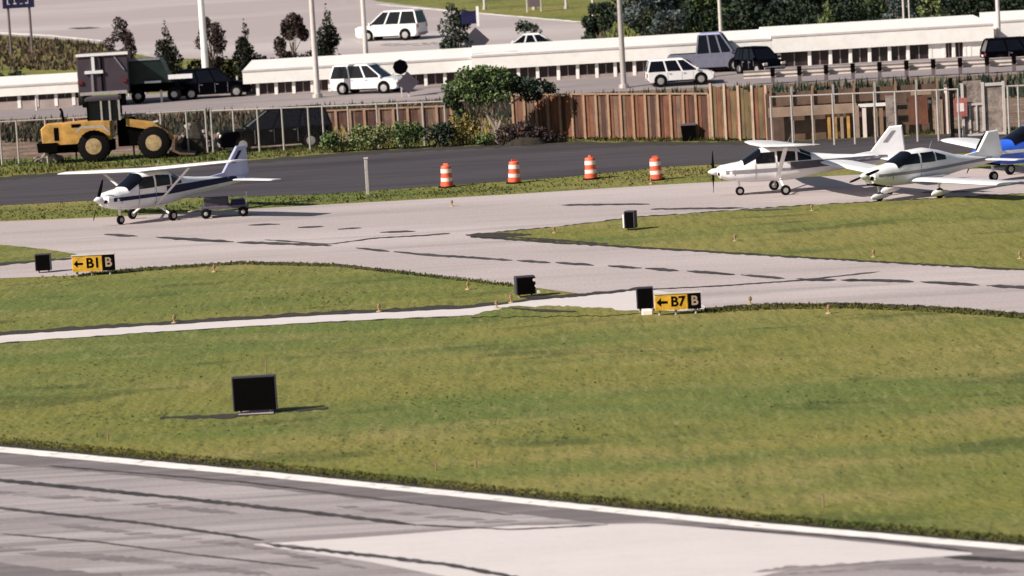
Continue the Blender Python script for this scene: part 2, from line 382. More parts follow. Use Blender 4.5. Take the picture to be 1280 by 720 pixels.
seam('tyre_mark', [(-60, 612), (120, 625), (300, 643)], 5, M_rubber_mark, 0.018, 1.0)
seam('tyre_mark', [(-60, 684), (160, 700), (340, 719)], 7, M_rubber_mark, 0.018, 1.4)
seam('tyre_mark', [(60, 655), (300, 682), (460, 712)], 5, M_rubber_mark, 0.018, 1.0)
seam('tyre_mark', [(420, 634), (600, 652), (700, 656)], 5, M_rubber_mark, 0.018, 1.0)
seam('tyre_mark', [(940, 716), (1100, 707), (1290, 718)], 9, M_rubber_mark, 0.018, 1.4)
seam('joint_line', [(60, 583), (300, 603), (640, 645)], 1.6)
seam('joint_line', [(0, 668), (120, 678), (240, 694), (400, 712)], 1.5)
seam('joint_line', [(876, 660), (940, 664), (1080, 674), (1210, 690)], 2.2)
seam('joint_line', [(1180, 697), (1230, 700), (1290, 703)], 5)
band('rough_apron', [(-100, 700), (0, 704), (60, 712), (150, 719)], [(-100, 780), (0, 780), (60, 770), (150, 721)], M_shoulder, 0.02, jit=1.5, step=8)
# taxiways: one pavement sheet, grass laid over it
TWU = ext([(0, 277), (130, 272), (300, 262), (480, 252), (640, 243), (830, 231), (1000, 222), (1280, 208)])
TWL = ext([(0, 348), (90, 345), (150, 338), (300, 328), (420, 331), (520, 342), (640, 356), (760, 372), (880, 386), (960, 381), (1060, 380), (1180, 385), (1280, 393)])
band('taxiway', TWU, TWL, M_conc, 0.008, nv=3)
band('soil_edge', off(TWL, -0.8), off(TWL, 1.8), M_soil_shade, 0.012, x0=96, x1=520, jit=0.7, step=5)
band('soil_edge', off(TWL, -1.5), off(TWL, 2.5), M_soil_shade, 0.012, x0=882, x1=1500, jit=1.0, step=5)
IU = ext([(588, 294), (700, 284), (800, 272), (1000, 258), (1280, 243)])
IL = ext([(588, 295), (700, 303), (900, 315), (1100, 327), (1280, 337)])
band('soil_edge', off(IU, -1.2), off(IL, 2.0), M_soil_shade, 0.014, x0=588, x1=XR, jit=0.7, step=5)
band('grass_island', IU, IL, M_grass, 0.020, x0=592, x1=XR, jit=0.5, step=5, nv=3)
band('soil_edge', [(582, 294.2), (600, 292.2), (630, 291.5), (664, 293.5)], [(582, 294.8), (600, 297.4), (630, 298), (664, 294.5)], M_soil_shade, 0.026, jit=0.5, step=4)
band('soil_edge', [(640, 297), (680, 298.5), (760, 305)], [(640, 298), (680, 301.5), (760, 306)], M_soil_shade, 0.026, jit=0.5, step=4)
band('soil_edge', [(655, 371.5), (700, 369.5), (760, 365.5), (812, 360)], [(655, 373), (700, 373.5), (760, 368), (812, 361)], M_soil_shade, 0.026, jit=0.5, step=4)
band('soil_edge', [(640, 386), (680, 388), (720, 390)], [(640, 387), (680, 391), (720, 391)], M_soil_shade, 0.036, jit=0.5, step=4)
band('grass_verge', [(-300, 300), (0, 306), (60, 312), (95, 318)], [(-300, 345), (0, 330), (60, 325), (95, 320)], M_grass, 0.016, jit=0.6, step=8)
band('soil_edge', [(-300, 340), (0, 329), (95, 322)], [(-300, 344), (0, 332), (95, 324)], M_soil_shade, 0.020, jit=0.7, step=8)
# narrow service path
SP_T = [(-300, 436), (0, 420), (200, 407), (400, 395), (590, 386), (660, 377), (740, 369), (805, 362), (850, 368), (884, 385)]
SP_B = [(-300, 446), (0, 429), (200, 415), (400, 403), (600, 394), (700, 388), (800, 389), (850, 389), (884, 387)]
band('soil_edge', [(x, y - (5 if x < 640 else 3)) for x, y in SP_T], SP_B, M_soil_shade, 0.011, x0=-300, x1=800, jit=1.2, step=8)
band('service_path', SP_T, SP_B, M_patch, 0.017, jit=0.5, step=10)
band('grass_verge', [(588, 396), (612, 389), (640, 384), (700, 383), (760, 386), (800, 392)], [(588, 397), (612, 396), (640, 397), (700, 396), (760, 395), (800, 393)], M_grass, 0.022, jit=1.2, step=5)
# taxiway joints and worn centre-line pieces
CL = [(95, 292), (180, 296), (290, 303), (410, 307), (520, 318), (640, 326), (760, 333), (880, 341), (1000, 350), (1130, 352), (1300, 361)]
for a, b_ in ((130, 172), (195, 292), (296, 415), (445, 486), (492, 640), (645, 688), (694, 742), (760, 802), (806, 848), (858, 918), (926, 982), (995, 1046), (1050, 1142), (1150, 1225), (1232, 1310)):
    pts = [(x, interp(CL, x)) for x in np.linspace(a, b_, 6)]
    seam('joint_line', pts, random.uniform(2.2, 3.4), z=0.026, jit=0.5)
for a, b_, y in ((310, 350, 281), (372, 405, 284), (422, 452, 286), (535, 562, 293), (700, 812, 256), (812, 930, 261), (930, 990, 263), (1150, 1240, 240), (475, 520, 290)):
    seam('joint_line', [(a, y + 1), ((a + b_) / 2, y), (b_, y - 0.5)], 1.7, z=0.026)
seam('joint_line', [(330, 300), (410, 306), (470, 298), (560, 293)], 1.1, z=0.024)
seam('joint_line', [(760, 365), (900, 358), (1000, 351), (1100, 340)], 1.1, z=0.024)
# dark asphalt strip behind the taxiway, with a grass verge on each side
DU = ext([(0, 224), (130, 214), (310, 203), (420, 194), (560, 186), (700, 180), (900, 180), (1000, 178), (1280, 166)])
DL = ext([(0, 257), (130, 250), (400, 243), (560, 232), (700, 222), (840, 208), (960, 203), (1280, 188)])
band('asphalt_strip', DU, DL, M_asph, 0.006, nv=2)
band('soil_edge', off(DU, -2.5), off(DU, 1.5), M_soil_shade, 0.010, jit=1.0, step=10)
# ground behind the fence, road and the raised lot beyond
FB = ext([(0, 200), (300, 186), (420, 178), (560, 172), (700, 170), (900, 172), (1280, 160)])
RB = ext([(0, 150), (300, 137), (560, 124), (960, 106), (1280, 92)])
RT = ext([(0, 128), (310, 110), (750, 84), (1240, 56), (1280, 54)])
band('dirt_ground', RB, FB, M_dirt, 0.006, nv=24, jit=0.8, step=14)
band('road', RT, RB, M_road, 0.012, nv=24)
LB = [(-300, 36), (0, 44), (110, 52), (150, 64), (200, 74), (400, 74), (600, 66), (735, 62)]
LT = [(-300, -100), (400, -60), (455, 0), (520, 8), (600, 16), (660, 22), (735, 30)]
band('parking_lot', LT, off(LB, 0), M_lot, 0.03, x0=-300, x1=735, nv=60)
seam('joint_line', [(85, 36), (125, 35)], 2, z=0.04)
seam('road_edge_stripe', [(470, 57), (560, 55)], 4, M_line, z=0.03)
seam('kerb_line', [(470, 6), (560, 14), (735, 29)], 1.4, M_line, z=0.05)
seam('kerb_line', [(-20, 41), (60, 45), (130, 52)], 1.6, M_line, z=0.05)

# ------------------------------------------------------------ grass blades
def tufts(name, poly_top, poly_bot, x0, x1, n, hmin, hmax, m=M_blade):
    V = []; F = []
    xs_ = RNG.uniform(x0, x1, n * 2); c = 0
    ux = RNG.uniform(0, 1, n * 2)
    cl = RNG.uniform(-1, 1, (n * 2, 6)); gs = RNG.normal(size=(n, 2)); cen = []
    for _ in range(max(8, n // 60)):
        x = RNG.uniform(x0, x1); u = RNG.uniform(0, 1); cen.append(P(x, interp(poly_top, x) * (1 - u) + interp(poly_bot, x) * u))
    for i in range(n):
        x = xs_[i]; ya, yb = interp(poly_top, x), interp(poly_bot, x)
        y = ya + (yb - ya) * ux[i]
        p = P(x, y)
        if i % 3: ci = int(abs(cl[i, 0]) * 997) % len(cen); p = Vector((cen[ci].x + gs[i, 0] * 1.1, cen[ci].y + gs[i, 1] * 0.9, 0))
        if not (interp(poly_top, proj(p)[0]) < proj(p)[1] < interp(poly_bot, proj(p)[0])): p = P(x, y)
        h = hmin + (hmax - hmin) * abs(cl[i, 0]) ** 2.5
        for k in range(2):
            a = cl[i, 1 + k] * 3.14; dx, dy = math.cos(a) * 0.035, math.sin(a) * 0.035
            lx, ly = cl[i, 3 + k] * 0.07, cl[i, 5 - k] * 0.07
            V += [(p.x - dx, p.y - dy, 0.0), (p.x + dx, p.y + dy, 0.0), (p.x + lx, p.y + ly, h)]; F.append((c, c + 1, c + 2)); c += 3
    me = bpy.data.meshes.new(name); me.from_pydata(V, [], F); me.materials.append(m)
    o = bpy.data.objects.new(name, me); sc.collection.objects.link(o); o['kind'] = 'stuff'
    return o
FT = [(-40, 432), (200, 420), (600, 400), (880, 392), (1060, 386), (1320, 398)]
tufts('grass', FT, off(RW, -4), -40, 1320, 2600, 0.01, 0.05)
tufts('grass', off(RW, -12), off(RW, -3), -40, 1320, 4500, 0.02, 0.08)
tufts('grass', off(TWL, 0), off(TWL, 6), 882, 1320, 1800, 0.03, 0.12)
tufts('grass', off(TWL, -1), off(TWL, 3), 100, 640, 1800, 0.03, 0.10)
tufts('grass', off(TWL, 2), [(-10, 414), (0, 413), (600, 382), (640, 374), (660, 366)], 0, 640, 700, 0.01, 0.05)
tufts('grass', off(IU, 1), off(IL, -1), 640, 1320, 1000, 0.01, 0.05)
tufts('grass', off(DL, 0), off(TWU, -1), -20, 1000, 3500, 0.03, 0.12)
tufts('grass', off(FB, 2), off(DU, -3), -20, 1300, 6000, 0.08, 0.3)

# ------------------------------------------------------------ aircraft
def lerp_sec(S, x):
    for a, b in zip(S, S[1:]):
        if (a[0] - x) * (b[0] - x) <= 0:
            t = (x - a[0]) / (b[0] - a[0]) if b[0] != a[0] else 0
            return [a[i] + (b[i] - a[i]) * t for i in range(5)]
    return list(S[0]) if abs(x - S[0][0]) < abs(x - S[-1][0]) else list(S[-1])
def ring(sec, n=20, grow=0.0):
    x, zb, zt, hw, e = sec; zc, hh = (zb + zt) / 2, (zt - zb) / 2; r = []
    for i in range(n):
        t = 2 * math.pi * i / n; c, s_ = math.cos(t), math.sin(t)
        r.append((x, (hw + grow) * math.copysign(abs(c) ** (2 / e), c), zc + (hh + grow) * math.copysign(abs(s_) ** (2 / e), s_)))
    return r
def fuselage(S, m, par, name='fuselage'):
    xs_ = []
    for a, b in zip(S, S[1:]): xs_ += [a[0] + (b[0] - a[0]) * k / 3 for k in range(3)]
    xs_.append(S[-1][0])
    return MB().loft([ring(lerp_sec(S, x)) for x in xs_]).build(name, m, par, True)
def side_patch(S, x0, x1, zlo, zhi, side, m, par, name, grow=0.012, nu=6, nv=3):
    def fn(u, v):
        x = x0 + (x1 - x0) * u; lo = zlo(x) if callable(zlo) else zlo; hi = zhi(x) if callable(zhi) else zhi
        z = lo + (hi - lo) * v; s_ = lerp_sec(S, x); zc, hh = (s_[1] + s_[2]) / 2, (s_[2] - s_[1]) / 2
        q = min(0.98, abs((z - zc) / hh)); y = s_[3] * (1 - q ** s_[4]) ** (1 / s_[4]) + grow
        return (x, side * y, z)
    return MB().grid(fn, nu, nv).build(name, m, par, True)
def top_patch(S, x0, x1, a0, a1, m, par, name, grow=0.015, nu=4, nv=10):
    def fn(u, v):
        s_ = lerp_sec(S, x0 + (x1 - x0) * u); t = R(a0 + (a1 - a0) * v); c, q = math.cos(t), math.sin(t); e = s_[4]
        zc, hh = (s_[1] + s_[2]) / 2, (s_[2] - s_[1]) / 2
        return (s_[0] , (s_[3] + grow) * math.copysign(abs(c) ** (2 / e), c), zc + (hh + grow) * math.copysign(abs(q) ** (2 / e), q))
    return MB().grid(fn, nu, nv).build(name, m, par, True)
AF = [(0, 0), (0.03, 0.45), (0.12, 0.85), (0.3, 1), (0.6, 0.75), (1, 0.04), (1, -0.04), (0.6, -0.25), (0.3, -0.4), (0.1, -0.4), (0.02, -0.25)]
def wing(stations, m, par, name):
    """stations: (y, xLE, chord, z, thickness)"""
    return MB().loft([[(x0 - a * c, y, z + b * t * 0.5) for a, b in AF] for y, x0, c, z, t in stations]).build(name, m, par, True)
def fin(pts, th, m, par, name):
    """pts in xz: a flat tail surface with real thickness"""
    cx = sum(p[0] for p in pts) / len(pts); cz = sum(p[1] for p in pts) / len(pts)
    def sh(k, y): return [(cx + (x - cx) * k, y, cz + (z - cz) * k) for x, z in pts]
    return MB().loft([sh(0.93, -th), sh(1, -th * 0.4), sh(1, th * 0.4), sh(0.93, th)]).build(name, m, par)
def plane_wheel(par, x, y, r, wd, ztop, xt, yt, pant=None, legm=None):
    wl = MB().lathe((x, y - wd / 2, r), (0, 1, 0), [(0, r * 0.7), (wd * 0.12, r * 0.93), (wd * 0.35, r), (wd * 0.65, r), (wd * 0.88, r * 0.93), (wd, r * 0.7)]).build('wheel', M_rub, par, True)
    MB().lathe((x, y - wd * 0.56, r), (0, 1, 0), [(0, r * 0.3), (0.01, r * 0.5), (wd * 1.11, r * 0.5), (wd * 1.12, r * 0.3)], 12).build('hub', M_rim, wl)
    MB().tube((x, y - math.copysign(0.0, y), r), (xt, yt, ztop), 0.035, 0.06).build('gear_leg', legm or M_white, par)
    if pant:
        S = [(x + 0.42, r * 0.75, r * 1.15, 0.03, 2), (x + 0.28, r * 0.45, r * 1.6, wd * 0.7, 2.2), (x, r * 0.40, r * 1.75, wd * 0.85, 2.2), (x - 0.3, r * 0.6, r * 1.5, wd * 0.6, 2.2), (x - 0.6, r * 0.95, r * 1.2, 0.02, 2)]
        MB().loft([[(p[0], p[1] + y, p[2]) for p in ring(s_, 12)] for s_ in S]).build('wheel_fairing', pant, par, True)
def propeller(par, x, z, ang, L=0.95, sm=None):
    sp = MB().lathe((x - 0.3, 0, z), (1, 0, 0), [(0, 0.15), (0.08, 0.16), (0.2, 0.13), (0.32, 0.06), (0.37, 0.01)]).build('spinner', sm or M_white, par, True)
    for k in (0, 1):
        a = ang + math.pi * k; dy, dz = math.cos(a), math.sin(a)
        rings = []
        for t, wd, tw in ((0.08, 0.05, 1.0), (0.3, 0.075, 0.8), (0.6, 0.065, 0.5), (0.9, 0.045, 0.3), (1.0, 0.02, 0.25)):
            c = Vector((x - 0.15, dy * L * t, z + dz * L * t)); u = Vector((math.sin(tw), -dz * math.cos(tw), dy * math.cos(tw))) * wd; n_ = Vector((math.cos(tw), 0, 0)) * 0.012
            rings.append([c - u, c + n_, c + u, c - n_])
        MB().loft(rings).build('propeller_blade', M_black, par)

def lower_body(t, zs):
    """squat the airframe on its wheels: real heights, set part by part"""
    for c in t.children:
        if c.name.startswith('wheel') and not c.name.startswith('wheel_fairing'): continue
        for v in c.data.vertices: v.co.z *= zs
def high_wing(label, loc, rz, body, lower, stripe, tilt=(0, 0), prop=1.4, shade=None, group=None, finmark=M_navy, tailm=None, wt=0.0, zs=0.92, rear=None, ts=1.7):
    t = thing('light_aircraft', label, 'aircraft', loc, rz, group, tilt)
    S = [(2.62, 0.98, 1.30, 0.16, 2), (2.50, 0.82, 1.40, 0.36, 2.4), (2.1, 0.70, 1.46, 0.47, 2.8), (1.62, 0.62, 1.52, 0.52, 3), (1.20, 0.58, 1.80, 0.55, 3), (0.80, 0.57, 2.06, 0.56, 3.2),
         (0.0, 0.56, 2.12, 0.56, 3.4), (-0.75, 0.60, 2.02, 0.52, 3.2), (-1.35, 0.70, 1.72, 0.44, 2.8), (-2.4, 0.84, 1.58, 0.32, 2.4), (-3.8, 1.0, 1.46, 0.2, 2.2), (-5.1, 1.12, 1.36, 0.08, 2)]
    fuselage(S, body, t)
    for s_ in (1, -1):
        side_patch(S, 1.05, 0.25, lambda x: 1.42, lambda x: 1.9 if x < 0.85 else 1.9 - (x - 0.85) * 1.1, s_, M_glass, t, 'side_window')
        side_patch(S, 0.15, -0.62, 1.44, lambda x: 1.92 - max(0, -x) * 0.1, s_, M_glass, t, 'side_window')
        side_patch(S, -0.72, -1.3, 1.44, lambda x: 1.84 + (x + 0.72) * 0.45, s_, M_glass, t, 'side_window')
        side_patch(S, 2.3, -4.6, lambda x: 1.02 + max(0, -x) * 0.06, lambda x: 1.12 + max(0, -x) * 0.06 + 0.06 * (x > 0), s_, stripe, t, 'side_stripe', nu=16)
        if lower is not None:
            side_patch(S, 2.0, -3.2, lambda x: 0.72 + max(0, -x - 0.6) * 0.11, lambda x: 1.00 + max(0, -x) * 0.05, s_, lower, t, 'lower_side_panel', grow=0.006, nu=16)
        for a_, b_ in ((1.08, 1.055), (0.20, 0.175)): side_patch(S, a_, b_, 0.70, 1.42, s_, M_grey, t, 'door_seam', grow=0.016, nu=1)
        side_patch(S, 1.95, 1.92, 0.75, 1.4, s_, M_grey, t, 'cowl_seam', grow=0.008, nu=1)
    top_patch(S, 1.56, 0.82, 28, 152, M_glass, t, 'windshield')
    top_patch(S, -0.85, -1.3, 40, 140, M_glass, t, 'rear_window')
    for q in (-0.21, 0.21): MB().box(2.57, 2.60, q - 0.09, q + 0.09, 0.98, 1.12).build('air_intake', M_black, t)
    tw = math.tan(R(wt))
    wing([(y, a_, b_, z + y * tw, th_) for y, a_, b_, z, th_ in [(-5.45, 0.42, 1.10, 2.22, 0.10), (-5.2, 0.48, 1.2, 2.22, 0.15), (-2.6, 0.72, 1.6, 2.17, 0.20), (0, 0.72, 1.62, 2.12, 0.22),
          (2.6, 0.72, 1.6, 2.17, 0.20), (5.2, 0.48, 1.2, 2.22, 0.15), (5.45, 0.42, 1.10, 2.22, 0.10)]], M_white, t, 'wing')
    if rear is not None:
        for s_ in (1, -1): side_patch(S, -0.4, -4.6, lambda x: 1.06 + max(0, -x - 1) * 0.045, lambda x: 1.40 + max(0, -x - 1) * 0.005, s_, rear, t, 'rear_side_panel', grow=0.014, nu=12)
    for s_ in (1, -1):
        MB().loft([[(0.18 + dx, s_ * y, z + dz) for dx, dz in ((0.09, 0), (0, 0.025), (-0.09, 0), (0, -0.025))] for y, z in ((0.5, 0.66), (2.65, 2.07 + s_ * 2.65 * tw))]).build('wing_strut', M_white, t)
        plane_wheel(t, 0.0, s_ * 1.27, 0.215, 0.15, 0.66, 0.05, s_ * 0.42)
        wing([(s_ * 0.05, -4.25, 0.95, 1.24, 0.1), (s_ * (ts - 0.15), -4.45, 0.75, 1.24, 0.08), (s_ * ts, -4.55, 0.55, 1.24, 0.05)], M_white, t, 'tailplane')
    plane_wheel(t, 1.68, 0, 0.19, 0.13, 0.75, 1.72, 0)
    fin([(-2.9, 1.46), (-3.9, 1.58), (-4.75, 2.66), (-5.28, 2.68), (-5.38, 1.5), (-5.2, 1.2), (-4.2, 1.3)], 0.07, tailm or body, t, 'tail_fin')
    for s_ in (1, -1):
        MB().add([(-4.42, s_ * 0.080, 1.95), (-4.62, s_ * 0.080, 1.95), (-5.0, s_ * 0.080, 2.46), (-4.82, s_ * 0.080, 2.46)], [(0, 1, 2, 3)]).build('fin_emblem', finmark, t)
    propeller(t, 2.92, 1.14, prop)
    MB().tube((-0.4, 0, 2.2), (-0.55, 0, 2.5), 0.012, 0.006).build('antenna', M_grey, t)
    lower_body(t, zs)
    return t
def low_wing(label, loc, rz, body, stripe, tilt=(0, 0), prop=0.9, pant=None, span=5.2, length=1.0, cowl=None, dh=0.085, wt=0.0, spin=None, finm=None):
    t = thing('light_aircraft', label, 'aircraft', loc, rz, None, tilt)
    k = length
    S = [(2.45, 0.92, 1.22, 0.15, 2), (2.33, 0.74, 1.34, 0.36, 2.4), (1.9, 0.62, 1.40, 0.48, 2.8), (1.3, 0.56, 1.46, 0.54, 3), (0.85, 0.55, 1.66, 0.56, 3), (0.35, 0.54, 1.90, 0.55, 2.8),
         (-0.5, 0.56, 1.94, 0.54, 2.8), (-1.3, 0.64, 1.78, 0.46, 2.6), (-2.2, 0.78, 1.52, 0.34, 2.4), (-3.4, 0.92, 1.34, 0.2, 2.2), (-4.7, 1.02, 1.24, 0.07, 2)]
    S = [(a * (k if a < 0 else 1), b, c, d, e) for a, b, c, d, e in S]
    fuselage(S, body, t)
    if cowl is not None: side_patch(S, 2.3, 1.6, 0.70, 0.9, 1, cowl, t, 'cowl_panel')
    for s_ in (1, -1):
        side_patch(S, 0.95, 0.1, 1.38, lambda x: 1.78 if x < 0.45 else 1.78 - (x - 0.45) * 0.55, s_, M_glass, t, 'side_window')
        side_patch(S, 0.0, -0.75, 1.38, 1.78, s_, M_glass, t, 'side_window')
        side_patch(S, -0.83, -1.4, 1.40, lambda x: 1.74 + (x + 0.83) * 0.3, s_, M_glass, t, 'side_window')
        side_patch(S, 2.2, -4.2, lambda x: 1.0 + max(0, -x) * 0.03, lambda x: 1.12 + max(0, -x) * 0.03, s_, stripe, t, 'side_stripe', nu=16)
    for s_ in (1, -1):
        side_patch(S, 1.55, 1.52, 0.65, 1.38, s_, M_grey, t, 'cowl_seam', grow=0.008, nu=1)
        side_patch(S, 0.05, 0.03, 0.80, 1.36, s_, M_grey, t, 'door_seam', grow=0.016, nu=1)
    top_patch(S, 1.26, 0.42, 24, 156, M_glass, t, 'windshield')
    for q in (-0.2, 0.2): MB().box(2.40, 2.43, q - 0.1, q + 0.1, 0.90, 1.06).build('air_intake', M_black, t)
    MB().loft([[(1.75, y, 0.58) for y in (-0.3, 0.3)] + [(1.75, 0.3, 0.7), (1.75, -0.3, 0.7)], [(2.32, y, 0.68) for y in (-0.2, 0.2)] + [(2.32, 0.2, 0.8), (2.32, -0.2, 0.8)]]).build('chin_intake', M_black, t)
    tw = math.tan(R(wt))
    wing([(y, a_, b_, z + y * tw, th_) for y, a_, b_, z, th_ in [(-span, 0.42, 1.25, 0.72 + dh * span, 0.12), (-span + 0.3, 0.5, 1.5, 0.72 + dh * (span - .3), 0.17), (-1.2, 0.55, 1.58, 0.72 + dh * 1.2, 0.22), (0, 0.75, 1.9, 0.70, 0.26),
          (1.2, 0.55, 1.58, 0.72 + dh * 1.2, 0.22), (span - 0.3, 0.5, 1.5, 0.72 + dh * (span - .3), 0.17), (span, 0.42, 1.25, 0.72 + dh * span, 0.12)]], M_white, t, 'wing')
    MB().add([(-0.0, y, 0.835 + (dh + tw) * (y - 0.5) * 1.0) for y in (0.55, 1.15)] + [(-1.0, y, 0.83 + (dh + tw) * (y - 0.5)) for y in (1.15, 0.55)], [(0, 1, 2, 3)]).build('wing_walk', M_grey, t)
    tr = 1.5 * (span / 5.2)
    for s_ in (1, -1):
        plane_wheel(t, 0.0, s_ * tr, 0.21, 0.15, 0.72 + dh * tr, 0.0, s_ * tr * 0.98, pant)
        wing([(s_ * 0.05, -3.75 * k, 0.85, 1.14, 0.1), (s_ * 1.65, -3.85 * k, 0.75, 1.16, 0.08), (s_ * 1.8, -3.95 * k, 0.55, 1.16, 0.05)], M_white, t, 'tailplane')
    plane_wheel(t, 1.85, 0, 0.19, 0.13, 0.72, 1.9, 0, pant)
    fin([(-2.6 * k, 1.40), (-3.5 * k, 1.50), (-4.1 * k, 2.28), (-4.65 * k, 2.30), (-4.9 * k, 1.3), (-4.5 * k, 1.08), (-3.5 * k, 1.2)], 0.07, finm or body, t, 'tail_fin')
    propeller(t, 2.75, 1.08, prop, sm=spin)
    MB().tube((-0.9, 0, 1.85), (-1.05, 0, 2.15), 0.012, 0.006).build('antenna', M_grey, t)
    return t
heading = lambda th: math.pi + R(th)      # nose to the left of the frame, turned th degrees towards the camera
ha = high_wing('white and navy high-wing light aircraft with propeller, foremost on the left taxiway', P(191, 275), heading(46), M_white, None, M_navy, prop=1.15, tailm=M_lav, wt=3.6, zs=0.97, rear=M_navy, ts=2.3)
ha.scale = (1.05, 1.05, 1.05)
def cart():
    t = thing('utility_cart', 'low dark ground-service cart with two wheels showing under the tail of the left aircraft', 'cart', P(281, 271), R(4))
    MB().bbox(-1.0, 1.05, -0.5, 0.5, 0.38, 0.52, 0.03).build('deck', M_dgrey, t)
    MB().bbox(-0.85, 0.2, -0.42, 0.42, 0.523, 0.86, 0.04).build('generator_box', M_slate, t)
    MB().bbox(0.3, 0.9, -0.4, 0.4, 0.523, 0.72, 0.04).build('tool_chest', M_navy, t)
    MB().tube((-1.0, 0, 0.42), (-1.55, 0.05, 0.3), 0.03).build('tow_bar', M_steel, t)
    MB().tube((0.95, -0.4, 0.52), (0.98, -0.4, 0.95), 0.02).tube((0.98, -0.4, 0.95), (0.98, 0.4, 0.95), 0.02).tube((0.98, 0.4, 0.95), (0.95, 0.4, 0.52), 0.02).build('push_handle', M_pole, t)
    for x in (-0.78, 0.80):
        for y in (-0.5, 0.5):
            wl = MB().lathe((x, y - 0.07, 0.22), (0, 1, 0), [(0, 0.16), (0.02, 0.21), (0.07, 0.22), (0.12, 0.21), (0.14, 0.16)], 16).build('wheel', M_rub, t, True)
            MB().lathe((x, y - 0.085, 0.22), (0, 1, 0), [(0, 0.04), (0.02, 0.10), (0.15, 0.10), (0.17, 0.04)], 10).build('hub', M_rim, wl)
            MB().tube((x, y, 0.22), (x, y * 0.6, 0.40), 0.03).build('axle_arm', M_steel, t)
cart()
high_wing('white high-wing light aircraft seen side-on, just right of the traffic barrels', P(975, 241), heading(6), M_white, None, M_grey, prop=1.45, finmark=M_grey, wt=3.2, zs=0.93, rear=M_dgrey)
low_wing('white low-wing light aircraft parked in front of the blue one, front three-quarter view', P(1143, 246), heading(35), M_white, M_grey, pant=M_white, prop=0.3, dh=0.05, wt=-3.0)
eb = low_wing('bright blue low-wing light aircraft with white stripe, cut off by the right edge', P(1294, 221), heading(28), M_blue, M_white, prop=0.9, spin=M_blue)
eb.scale = (1.15, 1.15, 1.15)      # a larger type

